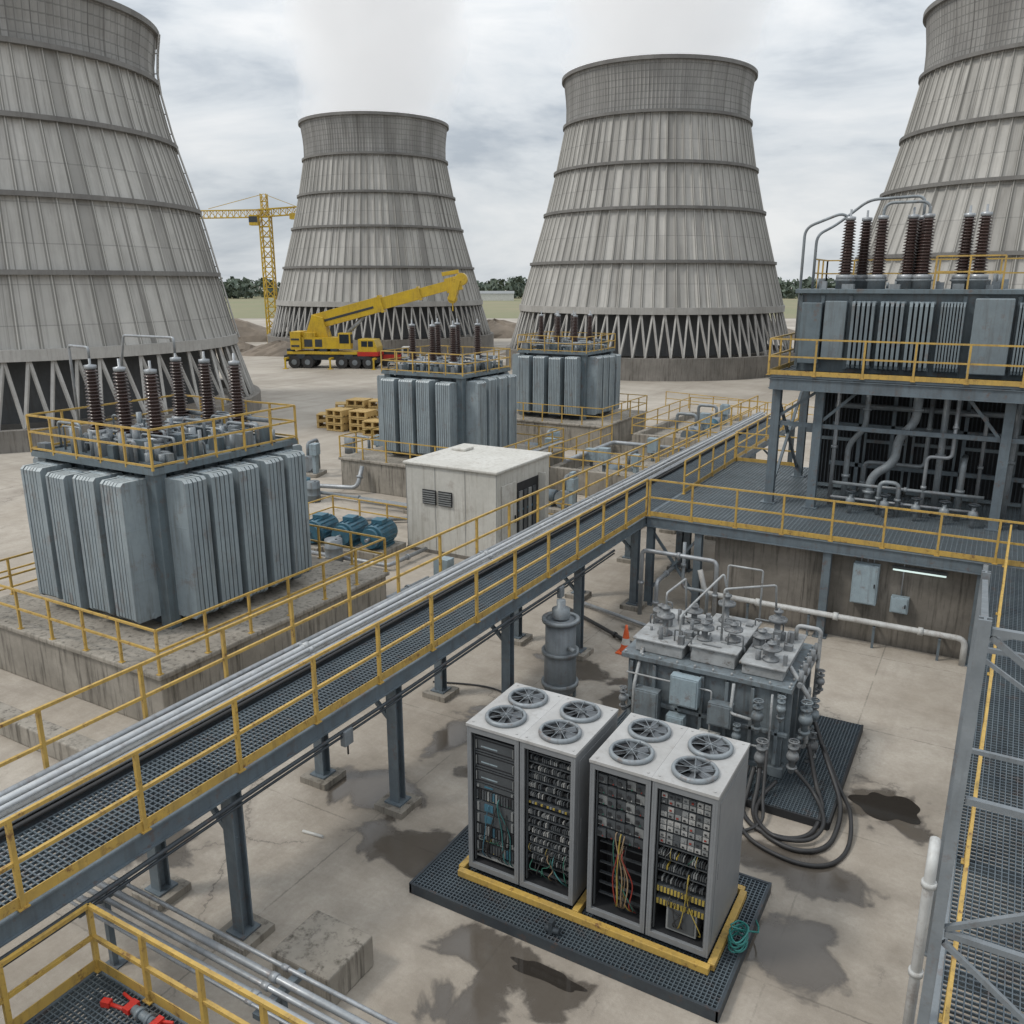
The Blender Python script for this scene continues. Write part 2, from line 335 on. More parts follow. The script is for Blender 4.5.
profC=[(29.3,9.65),(27.0,9.35),(24.9,9.35),(20.2,10.3),(16.0,11.35),(11.0,12.8),(6.5,14.1),(5,14.4)]
RG=[24.8,20.2,16.0,11.0]
tower((-35.0,91.7,0),profC,RG,24.8,6.5,(15.9,2.1,2.1),'weathered concrete cooling tower with steam and lattice base')
tower((-77.7,98.4,0),profC,RG,24.8,6.5,(15.9,2.1,2.1),'grey concrete cooling tower behind the yellow mobile crane')
tower((0.8,82.7,0),profC,RG,24.8,6.5,(15.9,2.1,2.1),'concrete cooling tower behind the elevated transformer')
profA=[(25,10.5),(23,10.15),(21.7,10.15),(18.6,10.75),(13.3,12.2),(6.4,13.7),(5.2,14.0)]
tower((-59.3,35.2,0),profA,[21.9,18.0,13.8,9.6],21.9,5.2,(15.6,1.2,1.2),'large nearby cooling tower with dark stains and ladder',ladder_ang=44,nV=72)
# steam
def steam(loc,r0,name='steam_plume'):
    b=B();prof=[(.1,0),(r0*1.0,0),(r0*1.35,8),(r0*1.6,25),(r0*1.7,32),(.1,32)]
    b.lathe(prof,n=32)
    m=bpy.data.materials.new('steam');m.use_nodes=True;t=NT(m.node_tree)
    for x in list(m.node_tree.nodes):
        if x.type=='BSDF_PRINCIPLED':m.node_tree.nodes.remove(x)
    out=[x for x in m.node_tree.nodes if x.type=='OUTPUT_MATERIAL'][0]
    tc=t.n('ShaderNodeTexCoord');ob=tc.outputs['Object'];sx=t.n('ShaderNodeSeparateXYZ');t.L.new(ob,sx.inputs[0])
    rr=t.math('SQRT',t.math('ADD',t.math('MULTIPLY',sx.outputs[0],sx.outputs[0]),t.math('MULTIPLY',sx.outputs[1],sx.outputs[1])))
    edge=t.math('DIVIDE',rr,t.math('ADD',t.math('MULTIPLY',sx.outputs[2],r0*.02),r0*.95))
    nz=t.noise(ob,.18,4,.62);e2=t.math('ADD',edge,t.math('MULTIPLY',t.math('SUBTRACT',nz,.5),2.0))
    den=t.math('MULTIPLY',t.rng(e2,1.12,.45),.22)
    sc=t.n('ShaderNodeVolumeScatter');sc.inputs['Color'].default_value=(.93,.95,.97,1);t.L.new(den,sc.inputs['Density']);sc.inputs['Anisotropy'].default_value=.1
    em=t.n('ShaderNodeEmission');em.inputs['Color'].default_value=(.94,.97,1,1);t.L.new(t.math('MULTIPLY',den,.36),em.inputs['Strength'])  # glow added to the steam, standing in for multiple scattering
    ad=t.n('ShaderNodeAddShader');t.L.new(sc.outputs[0],ad.inputs[0]);t.L.new(em.outputs[0],ad.inputs[1]);t.L.new(ad.outputs[0],out.inputs['Volume'])
    o=b.obj(name,m,loc=loc);tag(o,'soft white steam rising from a cooling tower','steam','steam plumes')
steam((-35.0,91.7,28.6),9.4);steam((-77.7,98.4,28.6),9.4)
# ------------------------------------------------------------ railings
PM={}
def railing(label,pts,h=1.05,sp=1.5,mat='yellow',kick=True,grp='yellow guard railings',r=.026):
    o0=Vector(pts[0]);R=thing('guard_railing',label,'railing',tuple(o0),group=grp)
    key=(h,mat,r)
    if key not in PM:
        pb=B();pb.box(-r,r,-r,r,0,h);pb.box(-.06,.06,-.05,.05,0,.015);PM[key]=pb.mesh('post',[M[mat]])
    rb=B();P=[Vector(p)-o0 for p in pts]
    for i,(a,c) in enumerate(zip(P,P[1:])):
        for z in(h,h*.52): rb.beam(a+Vector((0,0,z)),c+Vector((0,0,z)),r*1.7)
        if kick: rb.beam(a+Vector((0,0,.08)),c+Vector((0,0,.08)),.012,.13)
        L=(c-a).length;n=max(1,round(L/sp));an=math.atan2((c-a).y,(c-a).x)
        for k in range(n+(1 if i==len(P)-2 else 0)):
            inst(PM[key],'post',R,tuple(a.lerp(c,k/n)),an)
    rb.obj('rail',M[mat],R);return R
def grating(b,x0,x1,y0,y1,z,px=.07,py=.07,t=.012,d=.035,m=0):
    n=int((x1-x0)/px)
    for i in range(n+1): x=x0+(x1-x0)*i/n;b.box(x-t/2,x+t/2,y0,y1,z-d,z,m)
    n=int((y1-y0)/py)
    for i in range(n+1): y=y0+(y1-y0)*i/n;b.box(x0,x1,y-t/2,y+t/2,z-d,z-.003,m)
def hcol(b,x,y,z0,z1,w=.2,m=0,plate=True):
    b.box(x-w/2,x+w/2,y-w/2,y-w/2+.025,z0,z1,m);b.box(x-w/2,x+w/2,y+w/2-.025,y+w/2,z0,z1,m);b.box(x-.012,x+.012,y-w/2+.025,y+w/2-.025,z0,z1,m)
    if plate: b.box(x-w*.85,x+w*.85,y-w*.85,y+w*.85,z0,z0+.03,m)
def channel_x(b,x0,x1,y,z0,z1,m=0):
    b.box(x0,x1,y-.01,y+.01,z0+.02,z1-.02,m);b.box(x0,x1,y-.05,y+.05,z1-.02,z1,m);b.box(x0,x1,y-.05,y+.05,z0,z0+.02,m)
def channel_y(b,y0,y1,x,z0,z1,m=0):
    b.box(x-.01,x+.01,y0,y1,z0+.02,z1-.02,m);b.box(x-.05,x+.05,y0,y1,z1-.02,z1,m);b.box(x-.05,x+.05,y0,y1,z0,z0+.02,m)
# ------------------------------------------------------------ main walkway
XR,XL=-8.25,-10.2;ZD=2.65
Wk=thing('elevated_walkway','long blue-grey steel walkway with grating and pipe rack','walkway',(XR,1.0,0))
def L(o): return Vector(o.location)
off=L(Wk)
def shifted(b,off):
    b.v=[(x-off.x,y-off.y,z-off.z) for x,y,z in b.v];return b
for x in(XR,XL):
    b=B();channel_y(b,1,42,x,ZD-.27,ZD-.01);shifted(b,off).obj('side_beam',M['steel'],Wk)
b=B();grating(b,-9.48,XR-.05,1,42,ZD,.09,.075,.018,.04);shifted(b,off).obj('grating_deck',M['grate'],Wk)
b=B();b.box(XL+.06,-9.52,1,42,ZD-.05,ZD-.03);shifted(b,off).obj('pipe_tray',M['steeld'],Wk)
cm=B().box(XL+.05-XR,-.05,-.05,.05,ZD-.2,ZD-.055).mesh('cross_beam',[M['steel']])
y=1.5
while y<42: inst(cm,'cross_beam',Wk,(0,y-1,0));y+=1.8
cb=B();hcol(cb,0,0,.12,ZD-.27,.2);cm=cb.mesh('column',[M['steel']])
fm=B();fm.box(-.3,.3,-.3,.3,0,.12);fm=fm.mesh('footing',[M['conc']])
bents=[3.3,6.9,10.5,14.4,17.9,21.6,25.5,29.5,33.5,37.5,41.5]
for y in bents:
    for x in(XR-.1,XL+.1):
        inst(cm,'column',Wk,(x-off.x,y-off.y,0));inst(fm,'footing',Wk,(x-off.x,y-off.y,0))
    b=B();b.box(XL+.2,XR-.2,y-.06,y+.06,ZD-.5,ZD-.3);b.beam((XR-.1,y,1.6),(XR-.75,y,ZD-.45),.07);b.beam((XL+.1,y,1.6),(XL+.75,y,ZD-.45),.07)
    shifted(b,off).obj('bent_frame',M['steel'],Wk)
railing('yellow painted railing along the walkway edge',[(XR+.02,1,ZD),(XR+.02,22.0,ZD)])
railing('yellow painted railing along the walkway beside pipes',[(XL-.02,1,ZD),(XL-.02,42,ZD)])
railing('yellow painted railing along the far walkway edge',[(XR+.02,31,ZD),(XR+.02,42,ZD)])
for i,(x,z,r_,mt_) in enumerate([(-10.09,2.78,.045,'pipel'),(-9.98,2.80,.055,'galv'),(-9.85,2.79,.055,'white'),(-9.73,2.77,.04,'pipel'),(-9.63,2.77,.045,'galv'),(-10.03,2.91,.045,'galv'),(-9.9,2.92,.05,'pipel'),(-9.77,2.89,.035,'pipel'),(-9.55,2.72,.03,'black')]):
    b=B();b.tube([(rng.uniform(-.018,.018),y_,rng.uniform(-.012,.012)) for y_ in [0,4,8,12,16,20,24,28,32,36,41]],r_,8)
    if mt_!='black':
        for y_ in range(3,41,6): b.cyl((0,y_,0),(0,y_+.12,0),r_*1.25,8)
    o=b.obj('service_pipe',M[mt_],None,(x,1,z));tag(o,'long grey service pipe lying along the walkway','pipe','pipes along the walkway')
for x,z in[(-8.55,2.28),(-8.72,2.26),(-9.0,2.28)]:
    b=B();b.tube([(0,k*3.0,-.05*(k%2)) for k in range(14)],.028,6);o=b.obj('cable',M['black'],None,(x,1,z));tag(o,'black cable hung beneath the walkway beams','cable','cables under the walkway')
for z,r_ in((2.33,.03),(2.25,.02)):
    b=B();b.tube([(0,k*3.0,-.02*(k%2)) for k in range(7)],r_,6);o=b.obj('conduit',M['steeld'],None,(-8.12,1.5,z));tag(o,'thin dark conduit clipped below the walkway beam','conduit','conduits under walkway')
for y in(9.0,16.4):
    T=thing('junction_box','small grey junction box on the walkway beam','junction box',(-8.16,y,2.2),group='walkway junction boxes');b=B();b.box(0,.1,-.1,.1,-.13,.13);b.obj('casing',M['steelg'],T,bevel=.01);b=B();b.cyl((.06,0,-.3),(.06,0,-.135),.015,6);b.obj('cable_gland',M['black'],T)
# ------------------------------------------------------------ lower platform + pipes
P=thing('access_platform','low grating platform with steel frame beside walkway','platform',(-8.05,4.6,0))
off=L(P)
b=B();grating(b,-8.0,-3.6,.5,4.55,1.5,.06,.06,.012,.035);shifted(b,off).obj('grating_deck',M['grate'],P)
b=B();channel_x(b,-8.05,-3.6,4.6,1.28,1.49);channel_y(b,.5,4.55,-8.05,1.28,1.49)
for x in(-7,-6,-5,-4):b.box(x-.04,x+.04,.5,4.54,1.3,1.455)
shifted(b,off).obj('frame',M['steel'],P)
for x in(-7.9,-5.9,-3.9):
    b=B();hcol(b,x,4.4,0,1.28,.14);shifted(b,off).obj('column',M['steel'],P)
railing('yellow corner railing around the low platform',[(-8.02,.6,1.5),(-8.02,4.57,1.5),(-3.6,4.57,1.5)],h=.85,sp=.95)
for i,(y_,z,r_) in enumerate([(5.4,1.19,.045),(5.56,1.185,.035),(5.7,1.19,.045),(5.88,1.18,.028),(5.3,1.18,.02)]):
    b=B();b.pipe([(-3.2,0,0),(6.8,0,0)],r_,10)
    for k in(-1,2,4.5): b.cyl((k,0,0),(k+.1,0,0),r_*1.3,10)
    o=b.obj('service_pipe',M['galv'],None,(-8.5,y_,z));tag(o,'dull grey pipe running low beside the platform','pipe','low pipes beside platform')
for x in(-9.5,-6.3,-3.5):
    b=B();b.box(-.05,.05,-.4,.35,1.06,1.13);b.box(-.04,.04,-.04,.04,0,1.06);b.box(-.12,.12,-.12,.12,0,.02)
    o=b.obj('pipe_stand',M['steel'],None,(x,5.65,0));tag(o,'short steel stand carrying low pipes','pipe stand','pipe stands')
T=thing('pipe_cutter','red handled pipe tool with dark body on grating platform','tool',(-7.12,4.38,1.5),rz=.02);T.scale=(.62,.62,.62)
b=B();b.pipe([(-.55,-.12,.06),(-.15,-.06,.06),(.0,.03,.06)],.035,8);b.beam((-.66,-.15,.06),(-.5,-.1,.06),.11);b.obj('handle',M['red'],T)
b=B();b.pipe([(-.5,.16,.05),(-.15,.12,.05),(.02,.02,.06)],.03,8);b.box(-.2,-.05,-.1,.14,.02,.12);b.obj('handle',M['red'],T)
b=B();b.cyl((-.02,.0,.08),(.5,-.03,.08),.08,12);b.cyl((.1,-.01,.08),(.18,-.02,.08),.11,12);b.cyl((.36,-.02,.08),(.42,-.02,.08),.11,12);b.obj('barrel',M['dirtyt'],T)
b=B();b.box(.5,.62,-.14,.1,.02,.14);b.beam((.6,-.04,.08),(.95,-.1,.08),.07);b.beam((.6,.05,.08),(.8,.12,.08),.05);b.obj('jaw',M['red'],T)
b=B();b.box(-.5,.5,-.45,.45,0,.5);o=b.obj('concrete_block',M['conc'],None,(-6.9,6.95,0),bevel=.03);tag(o,'low stained concrete block beside walkway column','concrete block')
# ------------------------------------------------------------ right platform
D=thing('elevated_platform','wide grating platform on steel columns above concrete wall','platform',(-8.2,22,0));off=L(D)
b=B();grating(b,-8.15,5.5,22.05,31,ZD,.11,.085,.024,.04);shifted(b,off).obj('grating_deck',M['gratefar'],D)
b=B();channel_x(b,-8.2,5.5,22,ZD-.3,ZD-.005);channel_x(b,-8.2,5.5,31,ZD-.3,ZD-.005)
for x in(-8.1,-6.3,-4.5,-2.7,-.9,.9,2.7,4.5):b.box(x-.05,x+.05,22.06,30.94,ZD-.28,ZD-.045)
shifted(b,off).obj('frame',M['steel'],D)
for x in(-8.1,-6.7,-3.3,.2,3.6):
    b=B();hcol(b,x,22.12,0,ZD-.3,.2);shifted(b,off).obj('column',M['steel'],D)
for x in(-8.1,-6.9):
    b=B();hcol(b,x,25.5,0,ZD-.3,.2);shifted(b,off).obj('column',M['steel'],D)
b=B();b.beam((-8.1,22.12,.4),(-6.7,22.12,2.2),.07);shifted(b,off).obj('brace',M['steel'],D)
b=B();b.beam((-6.7,22.18,.4),(-8.1,22.18,2.2),.07);shifted(b,off).obj('brace',M['steel'],D)
railing('yellow railing along the wide platform front edge',[(-8.15,22.02,ZD),(5.3,22.02,ZD)],sp=1.25)
railing('yellow railing along the platform back edge',[(-8.15,25.0,ZD),(-8.15,30.9,ZD),(-6,30.9,ZD)],sp=1.5)
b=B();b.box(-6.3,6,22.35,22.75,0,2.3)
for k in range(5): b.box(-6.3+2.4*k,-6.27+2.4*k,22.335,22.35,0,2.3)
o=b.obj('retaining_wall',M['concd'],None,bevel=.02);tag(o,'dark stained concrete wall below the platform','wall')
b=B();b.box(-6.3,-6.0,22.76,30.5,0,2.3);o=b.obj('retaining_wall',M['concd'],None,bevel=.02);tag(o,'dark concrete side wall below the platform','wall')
b=B();b.pipe([(-6.6,22.05,1.3),(-6.4,21.98,.68),(0.05,21.98,.68),(.05,21.98,0.0)],.075,12,bend=.2)
for x in(-5,-3,-1):b.cyl((x,21.98,.68),(x+.12,21.98,.68),.105,12)
o=b.obj('wall_pipe',M['white'],None);tag(o,'pale pipe running along the concrete wall','pipe')
for x in(-5.2,-3.6,-2,-.5):
    b=B();b.box(-.03,.03,-.06,.37,.55,.59);b.box(-.03,.03,-.02,.02,0,.55);o=b.obj('pipe_bracket',M['steel'],None,(x,21.98,0));tag(o,'small steel bracket holding the wall pipe','bracket','wall pipe brackets')
def wallbox(x,z,w,h,d,mat,label):
    T=thing('electrical_box',label,'electrical box',(x,22.33,z));b=B();b.box(-w/2,w/2,-d,0,-h/2,h/2);b.obj('casing',M[mat],T,bevel=.015)
    b=B();b.box(-w/2+.03,w/2-.03,-d-.02,-d-.001,-h/2+.03,h/2-.03);b.box(w/2-.09,w/2-.06,-d-.05,-d-.02,-.05,.05,1);b.obj('door',[M[mat],M['dark']],T,bevel=.008)
wallbox(-2.35,1.62,.62,1.05,.25,'pblue','pale blue electrical box on the concrete wall')
wallbox(-1.5,1.2,.42,.42,.2,'pblue','small grey junction box on concrete wall')
T=thing('wall_lamp','lit fluorescent lamp mounted on concrete wall','lamp',(-1.15,22.33,2.12));b=B();b.box(-.62,.62,-.12,0,.0,.06);b.obj('housing',M['mgrey'],T);B().cyl((-.6,-.07,-.035),(.6,-.07,-.035),.025,10).obj('tube',M['lamp'],T)
b=B()
for k in range(3): b.pipe([(-2.5+.15*k,22.28,2.1),(-2.5+.15*k,22.28,2.28)],.015,6)
b.pipe([(-1.5,22.3,1.4),(-1.5,22.3,2.28)],.015,6)
o=b.obj('conduit',M['galv'],None);tag(o,'thin conduits rising from the wall boxes','conduit')
# ------------------------------------------------------------ bushings / radiators / transformer
def bushing_mesh(h,r1,r2,n=14,name='bushing',mats=('brown','galv')):
    b=B();pr=[(r2*1.15,0),(r2*1.15,.12),(r1*1.2,.14)]
    b.lathe([(0.001,0)]+pr,n=16,m=1)
    z=.14;dz=(h-.3)/n
    prof=[(r1,z)]
    for k in range(n):
        f=1-.22*k/n;prof+=[(r1*f,z+.15*dz),(r2*f,z+.35*dz),(r2*f*.97,z+.5*dz),(r1*f,z+.95*dz)];z+=dz
    b.lathe(prof,n=16,m=0)
    b.lathe([(r1*.9,z),(r1*1.1,z+.02),(r1*1.1,z+.1),(.03,z+.12),(.03,z+.3),(.001,z+.3)],n=12,m=1)
    return b.mesh(name,[M[mats[0]],M[mats[1]]])
BM={'big':bushing_mesh(1.75,.13,.215,18)}
RM={}
def radmesh(stack,depth,h,mat,mat2):
    k=(round(stack,2),round(depth,2),round(h,2),mat)
    if k in RM:return RM[k]
    b=B();n=max(4,int(stack/.085));pitch=stack/(n-1)
    for i in range(n):
        x=-stack/2+pitch*i;end=i in(0,n-1);t=pitch*.80
        e=.0 if end else .012
        y0,y1,z0,z1,c=.14,depth-e,.08+e,h-.08-e,.07
        pts=[(y0,z0+c),(y0+c,z0),(y1-c,z0),(y1,z0+c),(y1,z1-c),(y1-c,z1),(y0+c,z1),(y0,z1-c)]
        nb=len(b.v)
        for sx in(-t/2,t/2): b.v+=[(x+sx,a,z) for a,z in pts]
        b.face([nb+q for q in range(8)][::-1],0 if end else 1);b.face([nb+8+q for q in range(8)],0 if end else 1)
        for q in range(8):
            q2=(q+1)%8;b.face([nb+q,nb+q2,nb+8+q2,nb+8+q],2 if q in(4,5,6) else 0)  # top light put into the colour: upper fin faces paler, inner sides darker
        if end:
            sg=-1 if i==0 else 1
            for zz in(h*.3,h*.65): b.box(x+sg*t/2-.006,x+sg*t/2+.006,y0+.06,y1-.06,zz,zz+.025,0)
    b.cyl((-stack/2-.06,depth*.5,h-.13),(stack/2+.06,depth*.5,h-.13),.07,10,m=0);b.cyl((-stack/2-.06,depth*.5,.14),(stack/2+.06,depth*.5,.14),.07,10,m=0)
    b.cyl((0,0,h-.16),(0,depth*.5,h-.16),.08,10,m=0);b.cyl((0,0,.14),(0,depth*.5,.14),.08,10,m=0)
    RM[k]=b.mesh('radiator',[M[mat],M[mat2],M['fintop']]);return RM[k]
def transformer(loc,Lx,Wy,H,nx,ny,label,bush,raild=True,clutter=90,seed=1,dep=.95,mat='fin',mat2='find'):
    r=random.Random(seed);T=thing('power_transformer',label,'transformer',loc,group='power transformers')
    tx,ty=Lx/2-dep,Wy/2-dep
    b=B();b.box(-tx,tx,-ty,ty,.12,H-.12)
    for k in range(9):
        x=-tx+2*tx*k/8;b.box(x-.04,x+.04,-ty-.06,-ty+.01,.2,H-.2);b.box(x-.04,x+.04,ty-.01,ty+.06,.2,H-.2)
    for k in range(9):
        y=-ty+2*ty*k/8;b.box(tx-.01,tx+.06,y-.04,y+.04,.2,H-.2)
    b.obj('tank',M['tank'],T)
    for sx in(-1,1):
        for sy in(-1,1):
            b=B();b.box(sx*(tx+.22)-.16,sx*(tx+.22)+.16,sy*(ty+.22)-.16,sy*(ty+.22)+.16,0,H-.02);b.obj('corner_post',M['tank'],T,bevel=.02)
    b=B();b.box(-tx-.2,tx+.2,-ty-.2,ty+.2,0,.12);b.obj('skid',M['steeld'],T)
    sp=(2*tx+.45)/nx
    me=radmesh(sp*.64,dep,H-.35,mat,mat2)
    for k in range(nx):
        x=-tx-.225+sp*(k+.5)
        inst(me,'radiator',T,(x,-ty-.06,.2+r.uniform(-.04,.04)),math.pi+r.uniform(-.05,.05));inst(me,'radiator',T,(x,ty+.06,.2),0)
    sp=(2*ty+.45)/ny;me=radmesh(sp*.64,dep,H-.35,mat,mat2)
    for k in range(ny):
        y=-ty-.225+sp*(k+.5);inst(me,'radiator',T,(tx+.06,y,.2+r.uniform(-.04,.04)),-math.pi/2+r.uniform(-.05,.05));inst(me,'radiator',T,(-tx-.06,y,.2),math.pi/2)
    b=B();ex,ey=Lx/2-.5,Wy/2-.5;b.box(-ex,ex,-ey,ey,H-.05,H);b.box(-ex-.02,ex+.02,-ey-.02,-ey,H-.1,H+.04);b.box(-ex-.02,ex+.02,ey,ey+.02,H-.1,H+.04)
    b.box(ex,ex+.02,-ey,ey,H-.1,H+.04);b.box(-ex-.02,-ex,-ey,ey,H-.1,H+.04);b.box(-tx-.1,tx+.1,-ty-.1,ty+.1,H-.12,H-.05)
    b.obj('top_deck',M['tank'],T)
    if raild:
        b=B();pts=[(-ex,-ey),(ex,-ey),(ex,ey),(-ex,ey),(-ex,-ey)]
        for (x0,y0),(x1,y1) in zip(pts,pts[1:]):
            for z in(.1,.5,.9): b.beam((x0,y0,H+z),(x1,y1,H+z),.042)
            n=max(2,round(math.hypot(x1-x0,y1-y0)/.95))
            for k in range(n): b.beam((x0+(x1-x0)*k/n,y0+(y1-y0)*k/n,H),(x0+(x1-x0)*k/n,y0+(y1-y0)*k/n,H+.9),.045)
        b.obj('deck_railing',M['yellow'],T)
    for (x,y,kind) in bush:
        B().lathe([(.001,H),(.27,H),(.27,H+.28),(.32,H+.3),(.32,H+.34),(.001,H+.34)],x,y,16).obj('bushing_turret',M['pgrey'],T)
        inst(BM[kind],'bushing',T,(x,y,H+.34))
    if clutter:
        b=B()
        for k in range(clutter):
            x=r.uniform(-ex+.15,ex-.15);y=r.uniform(-ey+.15,ey-.15);q=r.random()
            if q<.35: w=r.uniform(.05,.2);h=r.uniform(.12,.5);b.box(x-w,x+w,y-w*.7,y+w*.7,H,H+h,r.choice((0,1)))
            elif q<.6: b.cyl((x,y,H),(x,y,H+r.uniform(.2,.7)),r.uniform(.03,.1),10,m=1)
            else:
                x2=max(-ex,min(ex,x+r.uniform(-1.2,1.2)));hh=r.uniform(.2,.65);b.pipe([(x,y,H),(x,y,H+hh),(x2,y,H+hh),(x2,y,H)],r.uniform(.02,.045),8,m=1)
        b.cyl((-ex+.4,ey-.5,H+.55),(ex-.4,ey-.5,H+.55),.06,10,m=1)
        b.obj('top_fittings',[M['tank'],M['pgrey']],T)
    return T
six=[(-1.3,-1.0,'big'),(-.2,-1.0,'big'),(.9,-1.0,'big'),(-1.3,1.5,'big'),(-.2,1.5,'big'),(.9,1.5,'big')]
T1=transformer((-17.95,14.0,1.3),5.4,5.4,3.75,4,5,'grey-blue transformer with radiator banks on concrete plinth',six,seed=2,clutter=140)
T2=transformer((-21.9,32.3,1.45),5.3,5.0,3.75,4,4,'grey transformer with brown bushings behind white shed',[(x,y*.8,k) for x,y,k in six],seed=3)
T3=transformer((-22.5,45.8,1.45),5.4,5.0,3.75,4,4,'far grey transformer with railed top on plinth',[(x,y*.8,k) for x,y,k in six],seed=4)
b=B();b.pipe([(-19.25,13,7.25),(-19.25,13,7.5),(-20.3,13.2,7.5),(-20.3,13.2,5.0)],.035,8);b.pipe([(-19.25,15.5,7.2),(-19.25,15.5,7.6),(-21.3,15.5,7.6),(-21.6,15.5,6.5)],.035,8)
o=b.obj('bus_bar',M['galv'],T1)
for v in o.data.vertices: v.co-=Vector((-17.95,14,1.3))
def plinth(x0,x1,y0,y1,h,label,rl=True,sp=1.2):
    b=B();b.box(x0,x1,y0,y1,0,h-.12);b.box(x0-.08,x1+.08,y0-.08,y1+.08,h-.12,h)
    cx,cy=(x0+x1)/2,(y0+y1)/2;shifted(b,Vector((cx,cy,0)))
    o=b.obj('concrete_plinth',M['conc'],None,(cx,cy,0),bevel=.03);tag(o,label,'plinth','concrete transformer plinths')
    if rl: railing('yellow railing around a concrete transformer plinth',[(x0,y1,h),(x0,y0,h),(x1,y0,h),(x1,y1,h),(x0,y1,h)],sp=sp,h=.95,kick=False)
plinth(-21.3,-14.1,10.2,17.6,1.3,'stained concrete plinth under the grey-blue transformer')
plinth(-25.4,-17.6,28.8,35.6,1.45,'concrete plinth under grey transformer behind shed')
plinth(-26,-18.6,42.4,49,1.45,'concrete plinth under the far transformer')
b=B();b.box(-3.8,3.8,-.2,.2,0,.45);o=b.obj('kerb_wall',M['conc'],None,(-17.5,8.6,0),bevel=.03);tag(o,'low concrete kerb wall in front of plinth','kerb wall')
railing('yellow railing along the service path',[(-13.1,9.6,0),(-13.1,20.5,0)],sp=1.8,kick=False)
b=B();b.box(-.15,.15,-6,6,0,.18);o=b.obj('kerb',M['conc'],None,(-12.95,14.8,0),bevel=.02);tag(o,'low concrete kerb beside the service path','kerb')
# ------------------------------------------------------------ shed, motors
S_=thing('equipment_shed','white metal equipment shed with side doors','shed',(-15.5,24.75,0))
b=B();b.box(-1.8,1.8,-1.85,1.85,.12,3.05);b.box(-1.84,1.84,-1.88,1.88,0,.12,1)
for k in range(4):
    x=-1.8+3.6*k/3;b.box(x-.01,x+.01,-1.857,-1.85,.13,3.03,2)
b.obj('wall',[M['shed'],M['concd'],M['lgrey']],S_,bevel=.01)
b=B();b.box(-1.88,1.88,-1.93,1.93,3.05,3.15);b.box(-1.5,-.9,.5,1.1,3.15,3.25);b.obj('roof',M['shed'],S_,bevel=.03)
for x0 in(-1.1,-.45):
    b=B();b.box(x0,x0+.55,-1.9,-1.87,1.75,2.25,1)
    for k in range(6): b.box(x0+.02,x0+.53,-1.93,-1.895,1.78+k*.078,1.82+k*.078)
    b.obj('vent',[M['lgrey'],M['dark']],S_)
b=B();b.box(1.81,1.85,-1.55,-.65,.2,2.6);b.box(1.85,1.9,-.75,-.7,1.2,1.45,1);b.obj('door',[M['shed'],M['dark']],S_,bevel=.01)
b=B();b.box(1.805,1.82,-.5,1.0,.3,2.5,0)
for k in range(4): b.box(1.82,1.86,-.4+.32*k,-.2+.32*k,.6+.1*(k%3),2.2,1 if k%2 else 2)
b.box(1.82,1.84,-.45,.95,1.5,1.56,3);b.obj('open_panel',[M['dark'],M['mgrey'],M['lgrey'],M['blue']],S_)
b=B();b.box(1.82,2.1,1.02,1.06,.2,2.6);b.obj('open_door',M['shed'],S_,bevel=.01)
for k,(x,y) in enumerate([(-20.1,21.6),(-19.0,21.9),(-17.9,22.1)]):
    T=thing('electric_motor','blue electric motor bolted to a concrete pad','motor',(x,y,.25),rz=.15,group='blue electric motors')
    b=B();b.cyl((0,-.55,.42),(0,.55,.42),.4,20)
    for j in range(16):
        a=2*math.pi*j/16;b.beam((.42*math.cos(a),-.45,.42+.42*math.sin(a)),(.42*math.cos(a),.45,.42+.42*math.sin(a)),.02,.05)
    b.obj('body',M['blue'],T);b=B();b.cyl((0,-.72,.42),(0,-.56,.42),.34,20);b.cyl((0,-.95,.42),(0,-.72,.42),.06,10,m=1);b.obj('end_cap',[M['blue'],M['galv']],T)
    b=B();b.box(-.35,.35,-.4,.4,0,.08);b.obj('mount',M['blue'],T)
    b=B();b.box(-.2,.2,-.2,.2,.8,.95);b.obj('terminal_box',M['blue'],T)
    b=B();b.box(-.55,.55,-.9,.75,0,.25);o=b.obj('concrete_pad',M['conc'],None,(x,y,0),bevel=.02);tag(o,'small concrete pad carrying a blue motor','concrete pad','motor pads')
# ------------------------------------------------------------ T4 steel structure
F=thing('support_frame','tall dark steel frame carrying the upper transformer','steel frame',(-4.5,25.3,ZD));off=L(F)
for x in(-5.6,-4.4,-1.9,.3,3.2):
    for y in(25.3,29.4):
        if x in(-1.9,) and y<26: continue
        b=B();hcol(b,x,y,ZD,6.1,.24);shifted(b,off).obj('column',M['steel'],F)
b=B()
for y in(24.65,25.3,27.3,29.4): channel_x(b,-5.7,4.2,y,6.1,6.42)
for x in(-5.7,-3.6,-1.9,.3,2.2,4.2): channel_y(b,24.7,29.4,x,6.12,6.40)
b.box(-5.7,3.3,29.3,29.42,4.2,4.4);b.box(-5.7,3.3,25.25,25.33,5.0,5.12)
b.box(-4.3,3.2,27.2,27.32,3.6,3.72);b.box(-4.3,3.2,27.2,27.32,4.8,4.92)
for x in(-3.5,-2.6,-.7,1.4,2.3): b.box(x-.05,x+.05,27.2,27.3,ZD,6.1)
shifted(b,off).obj('deck_beam',M['steel'],F)
for a_,c_ in(((-5.6,25.3,5.2),(-4.4,25.3,6.1)),((.3,25.3,4.9),(-.7,25.3,6.1)),((-5.6,25.4,3),(-5.6,29.3,6)),((-5.66,25.4,6),(-5.66,29.3,3)),((-4.4,25.3,5.1),(-3.4,25.3,6.1))):
    b=B();b.beam(a_,c_,.08);shifted(b,off).obj('brace',M['steel'],F)
